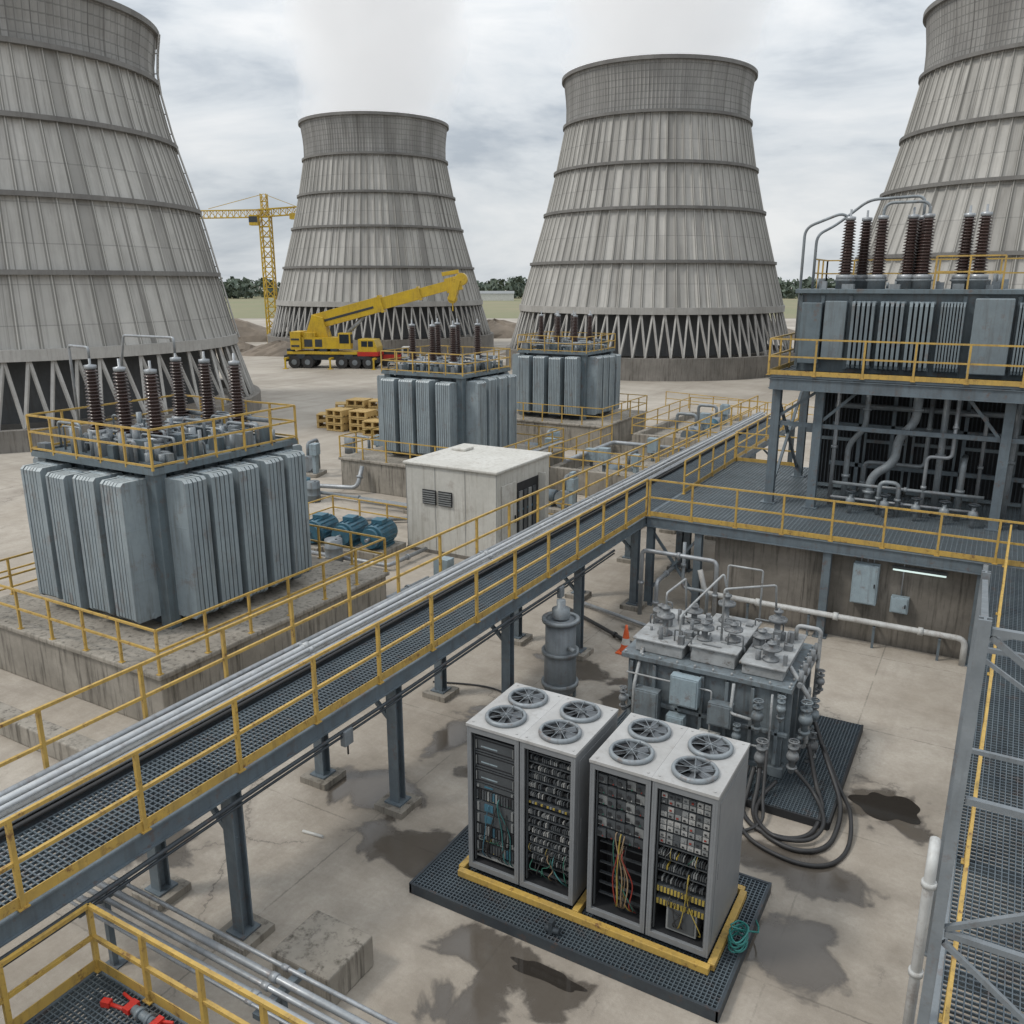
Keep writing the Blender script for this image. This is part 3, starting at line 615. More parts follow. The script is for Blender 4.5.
b=B();grating(b,-5.75,4.2,24.65,29.9,6.5,.12,.12,.03,.06);shifted(b,off).obj('grating_deck',M['grate'],F)
railing('yellow railing around the upper transformer deck',[(-5.75,29.8,6.5),(-5.75,24.62,6.5),(4.2,24.62,6.5)],sp=1.2,h=1.0)
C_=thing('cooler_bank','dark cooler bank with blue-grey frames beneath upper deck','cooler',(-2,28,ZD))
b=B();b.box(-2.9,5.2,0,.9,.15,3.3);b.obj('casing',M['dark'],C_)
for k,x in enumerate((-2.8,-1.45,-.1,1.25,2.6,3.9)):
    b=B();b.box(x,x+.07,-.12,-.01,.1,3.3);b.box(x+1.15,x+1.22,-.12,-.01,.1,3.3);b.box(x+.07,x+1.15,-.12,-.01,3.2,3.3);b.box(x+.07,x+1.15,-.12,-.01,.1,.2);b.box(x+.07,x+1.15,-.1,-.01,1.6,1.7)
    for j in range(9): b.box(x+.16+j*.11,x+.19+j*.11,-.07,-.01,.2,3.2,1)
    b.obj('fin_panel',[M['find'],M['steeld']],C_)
def ppipe(pts,r,mat,label='grey process pipe inside the steel frame',group='process pipes in the frame'):
    p0=Vector(pts[0]);b=B();b.pipe([Vector(p)-p0 for p in pts],r,12,bend=r*3)
    P_=[Vector(p)-p0 for p in pts]
    for a,c in zip(P_,P_[1:]):
        d=(c-a)
        if d.length>.9:
            m_=a.lerp(c,.5);u=d.normalized();b.cyl(m_-u*.04,m_+u*.04,r*1.5,12)
    o=b.obj('process_pipe',M[mat],None,tuple(p0));tag(o,label,'pipe',group);return o
ppipe([(-3.6,25.9,ZD),(-3.6,25.9,4.5),(-3.2,25.9,5.0),(-3.2,25.9,6.1)],.08,'pgrey')
ppipe([(-2.9,25.7,ZD+.1),(-2.9,25.7,3.7),(-2.3,25.7,4.1),(-2.3,25.7,4.9),(-1.9,25.7,5.2),(-1.9,25.7,6.1)],.12,'pgrey')
ppipe([(-1.2,26,ZD),(-1.2,26,6.1)],.09,'pgrey');ppipe([(-.6,25.8,ZD),(-.6,25.8,4.3),(-.6,26.6,4.3)],.08,'pgrey')
ppipe([(-4.0,26,ZD),(-4.0,26,6.1)],.06,'galv');ppipe([(1.0,25.7,ZD),(1.0,25.7,5),(1.8,25.7,5.3),(1.8,25.7,6.1)],.12,'pgrey')
ppipe([(-3.9,25.6,3.4),(0,25.6,3.4)],.05,'pgrey');ppipe([(-4.2,26.1,4.9),(.2,26.1,4.9)],.05,'pgrey')
ppipe([(-2.6,25.4,ZD),(-2.6,25.4,3.6),(-2.1,25.4,3.6),(-2.1,25.4,ZD)],.06,'pgrey')
ppipe([(-3.2,26.6,ZD),(-3.2,26.6,3.9),(-1.6,26.6,3.9),(-1.6,26.6,6.1)],.06,'pgrey');ppipe([(-4.2,26.8,5.5),(3,26.8,5.5)],.08,'pgrey')
ppipe([(-.2,26.4,ZD),(-.2,26.4,5.5),(-.9,26.4,5.5)],.05,'galv');ppipe([(-1.5,25.6,ZD),(-1.5,25.6,4.4),(-.9,25.6,4.4),(-.9,25.6,6.1)],.05,'galv')
ppipe([(-3.9,25.5,3.0),(-.1,25.5,3.0)],.04,'galv');ppipe([(.5,25.9,ZD),(.5,25.9,6.1)],.07,'pgrey')
for x in(-3.3,-2.4,-1.6,-.9,-.2):
    T=thing('valve','small pipe valve with hand wheel on deck','valve',(x,25.15,ZD),group='deck valves')
    b=B();b.cyl((0,0,0),(0,0,.55),.05,10);b.lathe([(.001,.2),(.11,.25),(.13,.35),(.11,.45),(.001,.5)],n=12);b.obj('body',M['pgrey'],T)
    b=B();b.lathe([(.13,.62),(.15,.64),(.13,.66),(.11,.64)],n=16,close=True);b.beam((-.13,0,.64),(.13,0,.64),.02);b.cyl((0,0,.5),(0,0,.64),.02,6);b.obj('hand_wheel',M['steeld'],T)
T4=thing('power_transformer','blue-grey transformer high on a steel frame','transformer',(-1.2,27.6,6.52),group='power transformers')
b=B();b.box(-4.1,4.0,-1.55,1.9,0,2.2)
for k,x in enumerate((-4.1,-3.5,-2.75,.1,.6,1.35,2.2,3.0,3.9)): b.box(x-.05,x+.05,-1.63,-1.55,.1,2.15)
b.box(-4.14,-4.101,-1.4,1.7,.3,1.9)
b.obj('tank',M['tank'],T4,bevel=.01)
b=B();b.box(-4.25,4.1,-1.75,2.0,2.2,2.32);b.obj('top_deck',M['tank'],T4,bevel=.01)
def finplate(stack,n,depth,h,th):
    b=B()
    for i in range(n):
        x=-stack/2+stack*(i+.5)/n;y0,y1,z0,z1,c=0,depth,0,h,.13
        pts=[(y0,z0),(y1-c,z0),(y1-c*.3,z0+c*.3),(y1,z0+c),(y1,z1-c),(y1-c*.3,z1-c*.3),(y1-c,z1),(y0,z1)];nb=len(b.v);L8=len(pts)
        for sx in(-th/2,th/2): b.v+=[(x+sx,-a,z) for a,z in pts]
        b.face([nb+q for q in range(L8)]);b.face([nb+L8+q for q in range(L8)][::-1])
        for q in range(L8):q2=(q+1)%L8;b.face([nb+q,nb+L8+q,nb+L8+q2,nb+q2])
    b.cyl((-stack/2,-depth*.5,h-.05),(stack/2,-depth*.5,h-.05),.05,8);b.cyl((-stack/2,-depth*.5,.05),(stack/2,-depth*.5,.05),.05,8)
    return b
fm1=finplate(.64,5,.42,1.85,.075).mesh('radiator',[M['find']])
for x in(-2.35,-1.62,-.9): inst(fm1,'radiator',T4,(x,-1.6,.15))
fm2=finplate(.6,8,.36,1.85,.045).mesh('radiator',[M['find']])
for x in(-.15,1.65,2.45,3.3): inst(fm2,'radiator',T4,(x,-1.6,.15))
b=B();b.box(-4.0,-3.45,-1.95,-1.64,.25,1.95);b.obj('control_box',M['tank'],T4,bevel=.02)
b=B();b.box(-3.38,-2.8,-1.9,-1.64,.4,2.0);b.obj('control_box',M['find'],T4,bevel=.02)
b=B();b.box(.35,1.25,-2.0,-1.64,.15,2.1);b.obj('control_box',M['find'],T4,bevel=.03)
H=2.32
for (x,y,kind) in [(-3.05,-1.1,'big'),(-2.7,-.5,'big'),(-2.2,-1.1,'big'),(-1.45,-1.0,'big'),(-1.25,-.5,'big'),(-1.05,-1.1,'big'),(-.1,-.8,'big'),(.3,-1.05,'big')]:
    B().lathe([(.001,H),(.24,H),(.24,H+.2),(.29,H+.22),(.29,H+.26),(.001,H+.26)],x,y,16).obj('bushing_turret',M['pgrey'],T4);inst(BM['big'],'bushing',T4,(x,y,H+.26))
b=B();r=random.Random(8)
for k in range(40):
    x=r.uniform(-4,3.8);y=r.uniform(-1.6,1.8);w=r.uniform(.05,.16)
    if r.random()<.5:b.box(x-w,x+w,y-w,y+w,H,H+r.uniform(.1,.3))
    else:b.cyl((x,y,H),(x,y,H+r.uniform(.15,.5)),r.uniform(.03,.08),8)
b.obj('top_fittings',M['pgrey'],T4)
def raildeck(pts,z):
    b=B()
    for (x0,y0),(x1,y1) in zip(pts,pts[1:]):
        for q in(.45,.85): b.beam((x0,y0,z+q),(x1,y1,z+q),.04)
        n=max(1,round(math.hypot(x1-x0,y1-y0)/.8))
        for k in range(n+1): b.beam((x0+(x1-x0)*k/n,y0+(y1-y0)*k/n,z),(x0+(x1-x0)*k/n,y0+(y1-y0)*k/n,z+.85),.045)
    return b
raildeck([(-4.1,-.2),(-4.1,1.9),(4.0,1.9)],H).obj('deck_railing',M['yellow'],T4)
raildeck([(-.7,-1.65),(.9,-1.65)],H).obj('deck_railing',M['yellow'],T4)
b=B()
def bus(pts): b.pipe([Vector(p) for p in pts],.04,10,bend=.25)
bus([(-4.2,-1.4,.5),(-4.2,-1.4,4.0),(-3.2,-1.2,4.4),(-3.05,-1.1,4.15)])
bus([(-3.9,-1.2,2.3),(-3.9,-1.2,3.8),(-3.5,-.6,4.1),(-2.7,-.5,4.75),(-1.25,-.5,4.8),(-1.25,-.5,4.15)])
bus([(-2.2,-1.1,4.2),(-2.2,-1.1,4.6),(-1.05,-1.1,4.6),(-1.05,-1.1,4.15)])
b.obj('bus_bar',M['pgrey'],T4)
# ------------------------------------------------------------ side ramp walkway
def ramp(b):
    b.v=[(x,y,z-(21.9-min(y,21.9))*.105) for x,y,z in b.v];return b
R=thing('side_walkway','grey grating ramp with steel edge beams','walkway',(.25,5,0));off=L(R)
b=B();grating(b,.3,2.9,5,21.9,ZD,.075,.075,.014,.04);shifted(ramp(b),off).obj('grating_deck',M['grate'],R)
b=B();channel_y(b,5,21.9,.24,ZD-.2,ZD-.005);channel_y(b,5,21.9,2.95,ZD-.2,ZD-.005)
for k in range(8):b.box(.3,2.9,5.5+2*k,5.58+2*k,ZD-.17,ZD-.045)
shifted(ramp(b),off).obj('frame',M['steelg'],R)
zr=lambda y:ZD-(21.9-y)*.105
railing('thin yellow railing along the side grating ramp',[(.3,6.2,zr(6.2)),(.62,21.9,zr(21.9))],sp=2.6,h=1.0,kick=False,r=.022)
G=thing('brace_frame','open grey steel frame with diagonal braces beside ramp','steel frame',(.16,8,0));off=L(G)
for (x,y) in((.14,7.7),(.14,11.4),(2.3,7.7),(2.3,11.4)):
    b=B();hcol(b,x,y,0,6.3 if y<8 else 5.6,.1);shifted(b,off).obj('post',M['steelg'],G)
for a_,c_ in(((.2,7.7,3.2),(2.24,7.7,3.2)),((.2,7.7,4.6),(2.24,7.7,4.6)),((.2,7.7,6.2),(2.24,7.7,6.2)),((.2,11.4,3.2),(2.24,11.4,3.2)),((.2,11.4,4.6),(2.24,11.4,4.6)),((.14,7.8,6.2),(.14,11.3,5.5)),((2.3,7.8,6.2),(2.3,11.3,5.5))):
    b=B();b.beam(a_,c_,.06);shifted(b,off).obj('rail',M['steelg'],G)
for a_,c_ in(((.2,7.7,3.25),(2.24,7.7,4.55)),((.2,7.7,6.15),(2.24,7.7,4.65)),((.2,7.7,3.1),(2.24,7.7,1.6)),((.2,11.4,4.5),(2.24,11.4,3.25)),((.2,11.4,4.7),(2.24,11.4,5.5)),((.2,7.7,1.6),(1.3,7.7,.3))):
    b=B();b.beam(a_,c_,.05);shifted(b,off).obj('brace',M['steelg'],G)
b=B();b.pipe([(.02,8.6,0),(.02,8.6,3.3),(.02,8.85,3.4)],.055,12)
for z in(.8,1.9,3.0): b.cyl((.02,8.6,z),(.02,8.6,z+.06),.075,12)
o=b.obj('drain_pipe',M['white'],None);tag(o,'white drain pipe rising beside side ramp','pipe')
# ------------------------------------------------------------ cabinets
Pd=thing('cabinet_platform','dark grating base platform under control cabinets','platform',(-4.45,10.15,0));off=L(Pd)
b=B();grating(b,-6.8,-2.1,8.85,11.5,.16,.06,.06,.014,.05);shifted(b,off).obj('grating_deck',M['grate'],Pd)
b=B();b.box(-6.78,-2.12,8.87,11.48,.02,.1);shifted(b,off).obj('base_plate',M['dark'],Pd)
b=B()
for y in(8.82,11.53):b.box(-6.84,-2.06,y-.02,y+.02,.0,.17)
for x in(-6.83,-2.07):b.box(x-.02,x+.02,8.8,11.55,.0,.175)
shifted(b,off).obj('edge_angle',M['steeld'],Pd)
b=B();
for y in(9.36,11.1):b.box(-6.3,-2.35,y-.05,y+.05,.162,.27)
for x in(-6.3,-4.35,-2.35):b.box(x-.05,x+.05,9.42,11.05,.162,.27)
shifted(b,off).obj('yellow_frame',M['yellow'],Pd,bevel=.008)
RW,RD,RH=.88,1.48,2.45
def fan_mesh():
    ring=B().lathe([(.255,.0),(.31,.0),(.315,.035),(.30,.06),(.27,.065),(.26,.05)],n=40,close=True)
    for k in range(4):
        a=math.pi*k/4+.2;ring.beam((-.27*math.cos(a),-.27*math.sin(a),.064),(.27*math.cos(a),.27*math.sin(a),.064),.007)
    bl=B()
    for k in range(6):
        a=2*math.pi*k/6;n=len(bl.v)
        for (rr,da,z) in((.07,-.4,.01),(.07,.4,.035),(.17,.30,.046),(.25,.24,.048),(.252,-.16,.012),(.17,-.26,.01)):
            bl.v.append((rr*math.cos(a+da),rr*math.sin(a+da),z))
        bl.face([n,n+1,n+2,n+5]);bl.face([n+5,n+2,n+3,n+4])
    hub=B().cyl((0,0,0),(0,0,.058),.08,20)
    well=B().lathe([(.001,.004),(.26,.004)],n=32)
    return ring.mesh('guard_ring',[M['pgrey']]),bl.mesh('fan_blades',[M['silver']]),hub.mesh('hub',[M['mgrey']]),well.mesh('fan_well',[M['dark']])
FM=fan_mesh()
def rack(x0,kind,label):
    r=random.Random(kind*7+1);T=thing('control_cabinet',label,'control cabinet',(x0,9.48,.27),group='open control cabinets')
    b=B();w,d,h=RW,RD,RH;t=.03
    b.box(0,t,.0,d,0,h-t);b.box(w-t,w,.0,d,0,h-t);b.box(t,w-t,d-t,d,0,h-t);b.box(t,w-t,0,d-t,0,.09)
    b.box(t,.07,0,.04,.09,h-.12);b.box(w-.07,w-t,0,.04,.09,h-.12);b.box(t,w-t,0,.04,h-.12,h-t)
    b.box(w,w+.006,.12,d-.12,.15,h-.15);b.box(w+.006,w+.012,.2,.26,h*.45,h*.55)
    b.obj('cabinet_shell',M['rack'],T,bevel=.006)
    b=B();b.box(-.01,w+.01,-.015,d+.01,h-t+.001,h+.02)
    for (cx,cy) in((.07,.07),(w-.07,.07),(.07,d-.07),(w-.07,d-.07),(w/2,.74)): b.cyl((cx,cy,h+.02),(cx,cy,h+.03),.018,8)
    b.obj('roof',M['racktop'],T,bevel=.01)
    b=B();b.box(t+.002,w-t-.002,.62,.64,.1,h-t-.01);b.box(t+.002,t+.01,.05,.62,.1,h-t-.01);b.box(w-t-.01,w-t-.002,.05,.62,.1,h-t-.01);b.box(t+.01,w-t-.01,.05,.62,.091,.1)
    b.box(.078,.095,.06,.1,.12,h-.12,1);b.box(w-.095,w-.078,.06,.1,.12,h-.12,1)
    b.obj('interior',[M['dark'],M['mgrey']],T)
    for yy in(.4,1.08):
        Fn=inst(FM[3],'fan',T,(w/2,yy,h+.021),r.uniform(0,3))
        for me,nm in zip(FM[:3],('guard_ring','fan_blades','hub')): inst(me,nm,Fn)
    z=h-.2
    mats=[M['mgrey'],M['lgrey'],M['dark'],M['modw'],M['rcable'],M['ycable'],M['pblue'],M['blue'],M['green']]
    xa,xb=.1,w-.1
    while z>.18:
        if kind==1:
            if z>h-.75: hh=.26;ty='blank'
            else: hh=r.choice((.1,.14,.2));ty=r.choice(('slot','plain','gap','shelf','wires','slot'))
        elif kind==2: hh=.15;ty=r.choice(('term','term','wires','term','strip')) if z>.6 else 'gap'
        elif kind==3: hh=.17;ty='mods' if z>1.4 else ('strip' if z>1.25 else 'gap')
        else: hh=.2;ty='panel' if z>1.5 else (r.choice(('term','wires')) if z>.95 else 'strip')
        if kind==4 and z<.6:
            b=B();b.box(.25,w-.2,.1,.45,.14,.55,1);b.box(.28,w-.23,.085,.1,.18,.51,0);b.obj('power_supply',mats,T,bevel=.01);break
        z0=z-hh+.02;b=B()
        if ty=='gap': b.box(xa,xb,.2,.24,z0,z0+.02,0)
        elif ty=='blank':
            b.box(xa,xb,.08,.5,z0,z,2);b.box(xa,xb,.07,.08,z0,z0+.02,0);b.box(xa,xb,.07,.08,z-.02,z,0);b.box(xa+.04,xb-.04,.074,.08,z0+.05,z-.05,0);b.box(xa+.1,xb-.3,.07,.0735,z0+.08,z0+.1,6)
            for q in(xa+.02,xb-.03): b.box(q,q+.012,.05,.07,z0+.05,z-.05,1)
        elif ty=='plain': b.box(xa,xb,.08,.5,z0,z,0);b.box(xa+.03,xa+.06,.06,.08,z0+.02,z-.02,1);b.box(xb-.06,xb-.03,.06,.08,z0+.02,z-.02,1);b.box(xa+.15,xa+.3,.07,.08,z0+.03,z-.03,7)
        elif ty=='shelf': b.box(xa,xb,.08,.5,z0,z0+.02,1);b.box(xa+.05,xb-r.uniform(.1,.3),.12,.45,z0+.021,z-.03,0)
        elif ty=='slot':
            b.box(xa,xb,.09,.5,z0,z,2);n=14
            for k in range(n):
                x=xa+.01+(xb-xa-.02)*k/n;b.box(x,x+.03,.075,.09,z0+.01,z-.02,r.choice((0,2,2,0,1,0,7)))
                if r.random()<.3:b.box(x+.008,x+.018,.07,.075,z0+.02,z0+.03,r.choice((8,5,3)))
        elif ty in('term','wires'):
            b.box(xa,xb,.12,.4,z0,z0+.04,2);n=22
            for k in range(n):
                x=xa+(xb-xa)*k/n;c=r.choice((1,0,3,0,2,0,5 if kind==4 else 0,1,0))
                if r.random()<.85:b.box(x+.003,x+.02,.08,.2,z0+.015,z0+r.uniform(.05,.09),c)
            b.box(xa,xb,.1,.2,z-.025,z-.01,0)
            if ty=='wires':
                for k in range(10):
                    x=r.uniform(xa,xb);x2=x+r.uniform(-.08,.08);b.tube([(x,.09,z-.02),(x,.05,z-.05),(x2,.04,z0+.04),(x2,.1,z0-.03)],.004,5,m=r.choice((2,2,2,8,1,5)),sub=3)
        elif ty=='strip':
            b.box(xa,xb,.1,.3,z0+.03,z-.04,0)
            for k in range(14):
                x=xa+(xb-xa)*k/14;b.box(x+.006,x+.036,.085,.1,z0+.04,z-.06,5 if (k*kind)%4==0 else r.choice((2,2,1)))
        elif ty=='mods':
            for k in range(5):
                x=xa+(xb-xa)*k/5;wd=(xb-xa)/5;b.box(x+.005,x+wd-.005,r.uniform(.07,.1),.4,z0+.01,z-.01,r.choice((0,1,0,0)));b.box(x+.02,x+.07,.06,.07,z0+.05,z-.05,2)
                b.box(x+.08,x+.095,.06,.07,z0+.03,z0+.045,r.choice((4,1,3,8)))
        elif ty=='panel':
            b.box(xa,xb,.1,.3,z0,z-.005,0)
            for k in range(7):
                for j in range(2):
                    if r.random()<.1: continue
                    x=xa+.008+(xb-xa)*k/7;zz=z0+.012+j*.088;b.box(x,x+.078,.08+r.uniform(0,.01),.1,zz,zz+.07,r.choice((3,3,1,1,0)));b.box(x+.02,x+.05,.07,.08,zz+.02,zz+.042,r.choice((4,2,1,0,2)))
        b.obj('equipment_module',mats,T);z-=hh
    cc={1:['tealc','black','black','black','tealc','black','blue'],2:['green','black','black','green','tanc','green','black','tealc','black'],3:['ycable','rcable','tanc','black','tanc','tanc','black','rcable','ycable','green','tanc','black','black','black'],4:['ycable','black','black','black','ycable']}[kind]
    for k,c in enumerate(cc):
        zt={1:r.uniform(.5,1.3),2:r.uniform(.4,.9),3:r.uniform(1.1,1.4),4:r.uniform(.6,1.2)}[kind]
        x=r.uniform(.15,w-.15);x2=min(max(x+r.uniform(-.3,.3),.13),w-.13);b=B()
        if kind==3: x=r.uniform(.35,.65);x2=r.uniform(.4,.7)
        b.tube([(x,.1,zt),(x,.02+r.uniform(0,.04),zt-.1),((x+x2)/2+r.uniform(-.1,.1),.05+r.uniform(-.03,.03),(zt+.2)/2),(x2,.04,.3),(min(max(x2+r.uniform(-.1,.1),.12),w-.12),.2,.12)],r.uniform(.006,.011),6);b.obj('cable',M[c],T)
rack(-6.2,1,'open grey cabinet with dark blank modules above slots');rack(-5.3,2,'open grey cabinet with terminal rows and green cables')
rack(-4.2,3,'open grey cabinet with hanging coloured cable bundle');rack(-3.3,4,'open grey cabinet with white breaker panels')
b=B();r=random.Random(3);pts=[]
for k in range(70):
    a=k*.5;rr=.2+.02*math.sin(k*1.7);pts.append((rr*math.cos(a)*.55,rr*math.sin(a),.04+.0035*k+.01*math.sin(k)))
pts+=[(.2,.3,.1),(.1,.6,.03)];b.tube(pts,.014,6,sub=2);o=b.obj('hose_coil',M['teal'],None,(-2.15,10.0,.17));tag(o,'coiled thin green hose beside the cabinets','hose')
b=B();b.cyl((-.1,0,.06),(.12,0,.06),.05,10);b.box(-.03,.03,-.05,.05,.0,.2);o=b.obj('tie_down_bolt',M['steeld'],None,(-4.5,8.98,.16));tag(o,'dark bolt fitting on the cabinet platform','bolt')
# ------------------------------------------------------------ old transformer (T5)
Pg=thing('equipment_platform','dark grating floor platform under the grimy transformer','platform',(-4,15.5,0));off=L(Pg)
b=B();grating(b,-6.1,-1.6,13.6,17.4,.14,.06,.06,.014,.05);shifted(b,off).obj('grating_deck',M['grate'],Pg)
b=B();b.box(-6.08,-1.62,13.62,17.38,.02,.08);b.box(-6.12,-1.58,13.56,13.6,0,.15);b.box(-1.6,-1.56,13.6,17.4,0,.152);shifted(b,off).obj('base_plate',M['dark'],Pg)
O=thing('oil_transformer','grimy blue-grey transformer with lid fittings, pipes and valves','transformer',(-4.15,15.6,.14))
b=B();b.box(-1.55,1.5,-1.0,1.0,.2,1.75);b.box(-1.62,1.57,-1.07,1.07,.0,.2);b.box(-1.66,1.62,-1.12,1.12,1.75,1.85)
for k in range(7):
    x=-1.45+2.85*k/6;b.box(x-.035,x+.035,-1.1,-1.0,.25,1.7);b.box(x-.035,x+.035,1.0,1.1,.25,1.7)
for k in range(4):
    y=-.88+1.76*k/3;b.box(1.5,1.6,y-.035,y+.035,.25,1.7)
b.box(-1.64,1.6,-1.1,-1.02,.85,.93)
b.obj('tank',M['dirtyt'],O,bevel=.012)
b=B()
b.box(-1.45,-.5,-.9,.85,1.86,2.1);b.box(-.35,.5,-.85,.9,1.86,2.16);b.box(.65,1.4,-.9,.9,1.86,2.06)
b.box(-1.5,-.45,-.95,.9,2.1,2.14);b.box(-.4,.55,-.9,.95,2.16,2.2);b.box(.6,1.45,-.95,.95,2.06,2.1)
for k in range(10):
    b.cyl((-1.58+.35*k,-1.08,1.85),(-1.58+.35*k,-1.08,1.9),.025,6);b.cyl((1.57,-.95+.21*k,1.85),(1.57,-.95+.21*k,1.9),.025,6)
b.obj('lid',M['dirtyl'],O,bevel=.012)
M['flng']=mk('worn_flange',(.20,.215,.225),(.12,.125,.13),.55,scale=5,rust=.7,rcol=(.09,.055,.04))
def flstack(h):
    b=B();b.lathe([(.001,0),(.15,0),(.15,.04),(.06,.05),(.06,h*.5),(.05,h*.55),(.18,h*.58),(.18,h*.66),(.06,h*.68),(.06,h*.85),(.09,h*.87),(.09,h*.92),(.03,h*.93),(.03,h),(.001,h)],n=18)
    for k in range(8):
        a=k*.785;b.cyl((.14*math.cos(a),.14*math.sin(a),h*.56),(.14*math.cos(a),.14*math.sin(a),h*.7),.012,6)
    return b
me=flstack(.62).mesh('terminal_post',[M['flng']]);me2=flstack(.38).mesh('terminal_post',[M['flng']])
for x,y,z in((-1.0,-.5,2.14),(-.1,.6,2.2),(0.95,.5,2.1)): inst(me,'terminal_post',O,(x,y,z))
for x,y,z in((-1.3,.1,2.14),(.3,-.3,2.2),(1.1,-.6,2.1),(-.7,.4,2.14),(-.2,-.5,2.2),(.8,-.1,2.1)): inst(me2,'terminal_post',O,(x,y,z))
b=B()
b.pipe([(-1.0,-.5,2.7),(-1.0,-.5,3.0),(-.95,.5,3.0),(-.9,.5,2.2)],.022,8);b.pipe([(.1,-.4,2.2),(.1,-.4,3.25),(.9,.3,3.25),(.9,.5,2.65)],.022,8)
b.pipe([(-.6,-.8,2.1),(-.6,-.8,2.7),(-.6,.2,2.7),(-.2,.6,3.2),(-.1,.6,2.8)],.024,8);b.pipe([(1.3,.6,2.0),(1.3,.6,2.4),(1.75,.6,2.4),(1.75,.6,.6),(1.6,.6,.5)],.04,10)
b.pipe([(1.5,-.6,.5),(1.85,-.6,.5),(1.85,-.6,1.5),(1.45,-.6,2.05)],.045,10);b.pipe([(-1.3,-1.3,.2),(-1.3,-1.3,1.3),(-1.3,-.9,1.95)],.035,10)
b.pipe([(-.2,.9,2.1),(-.2,.9,3.3),(.5,.9,3.3),(.5,.9,2.1)],.02,8);b.pipe([(-1.5,-1.2,1.5),(.2,-1.2,1.5),(.2,-1.2,.2)],.018,6);b.pipe([(-.7,-1.18,.25),(-.7,-1.18,.6),(1.3,-1.18,.6),(1.3,-1.18,1.7)],.022,6)
b.pipe([(-1.2,-1.25,.15),(-1.2,-1.25,.45),(.9,-1.25,.45),(.9,-1.35,.15)],.035,8);b.pipe([(1.7,-.3,.2),(1.7,-.3,1.3),(1.7,.3,1.3),(1.7,.3,.2)],.03,8);b.pipe([(.6,-1.2,1.75),(.6,-1.3,1.2),(1.0,-1.35,1.2)],.03,8)
b.obj('oil_pipe',M['dirtyl'],O)
for (x,y,z,w,h,mt_) in((-.3,-1.12,1.4,.55,.6,'pblue'),(.4,-1.12,1.1,.45,.45,'dirtyt'),(-1.05,-1.12,.9,.5,.7,'dirtyt'),(.2,-1.12,.5,.4,.3,'wht'),(-.45,-1.12,.6,.35,.5,'pblue')):
    b=B();b.box(x-w/2,x+w/2,y-.2,y,z-h/2,z+h/2);b.box(x-w/2+.03,x+w/2-.03,y-.215,y-.2,z-h/2+.03,z+h/2-.03);b.obj('control_box',M[mt_],O,bevel=.012)
for i,(x,y,z,s) in enumerate(((1.1,-1.35,1.3,.8),(1.25,-1.45,.55,.9),(1.85,.0,.9,.8),(-1.5,-1.35,1.0,.6),(1.85,-.85,1.2,.9),(1.85,.45,1.4,.6),(.75,-1.35,.8,.6),(1.75,-1.2,.6,.8),(-.75,-1.35,.4,.5),(1.95,-.45,.5,.8),(1.5,-1.35,1.55,.6))):
    b=B();q=s;b.cyl((x,y,z-.25*q),(x,y,z+.2*q),.07*q,12);b.lathe([(.001,z-.1*q),(.12*q,z-.09*q),(.145*q,z),(.12*q,z+.09*q),(.001,z+.1*q)],x,y,14);b.cyl((x,y,z+.2*q),(x,y,z+.25*q),.12*q,12);b.cyl((x,y,z-.3*q),(x,y,z-.25*q),.12*q,12);b.pipe([(x,y,z-.3*q),(x,y,z-.45*q),(x*.95,-.95 if abs(y)>1 else y,z-.45*q)],.05*q,8)
    b.lathe([(.11*q,z+.36*q),(.13*q,z+.38*q),(.11*q,z+.40*q),(.09*q,z+.38*q)],x,y,16,close=True);b.beam((x-.11*q,y,z+.38*q),(x+.11*q,y,z+.38*q),.02);b.cyl((x,y,z+.25*q),(x,y,z+.38*q),.02,6);b.obj('valve',M['flng' if i%2 else 'dirtyt'],O)
b=B()
for k in range(5): b.cyl((1.7,-.8+.35*k,1.85),(1.7,-.8+.35*k,2.1),.045,10)
b.cyl((1.7,-.9,1.85),(1.7,.9,1.85),.05,10);b.obj('manifold',M['flng'],O)
b=B();r=random.Random(21)
for k in range(60):
    x=r.uniform(-1.45,1.4);y=r.uniform(-.9,.85);w=r.uniform(.03,.09);z=2.05
    if r.random()<.4:b.box(x-w,x+w,y-w,y+w,z,z+r.uniform(.12,.28))
    elif r.random()<.6:b.cyl((x,y,z),(x,y,z+r.uniform(.15,.38)),w*.6,8)
    else:
        x2=max(-1.45,min(1.4,x+r.uniform(-.6,.6)));hh=r.uniform(.15,.4);b.pipe([(x,y,z),(x,y,z+hh),(x2,y,z+hh),(x2,y,z)],.016,6)
b.obj('top_fittings',M['flng'],O)
def hose(pts,r,label='black hose lying on the stained yard'):
    p0=Vector(pts[0]);b=B();b.tube([Vector(p)-p0 for p in pts],r,10,sub=8);o=b.obj('hose',M['black'],None,tuple(p0));tag(o,label,'hose','black hoses on the yard')
hose([(-2.9,14.1,.5),(-2.85,13.8,.3),(-2.8,13.4,.06),(-2.5,12.9,.05),(-2.0,12.7,.05),(-1.6,12.9,.05),(-1.45,13.4,.05),(-1.5,14.2,.18),(-1.9,14.9,.6),(-2.2,15.2,1.1)],.042)
hose([(-3.0,14.1,.5),(-3.0,13.7,.2),(-2.95,13.3,.05),(-2.6,12.95,.05),(-2.1,12.95,.05),(-1.8,13.3,.05),(-1.75,13.9,.17),(-1.95,14.4,.3),(-2.2,14.7,.9)],.042)
hose([(-3.1,14.1,.5),(-3.1,13.6,.1),(-3.0,13.1,.04),(-2.6,12.6,.04),(-1.9,12.4,.04),(-1.4,12.6,.04),(-1.2,13.2,.04),(-1.3,14.0,.17),(-1.6,14.7,.2),(-2.0,15.0,.8)],.036)
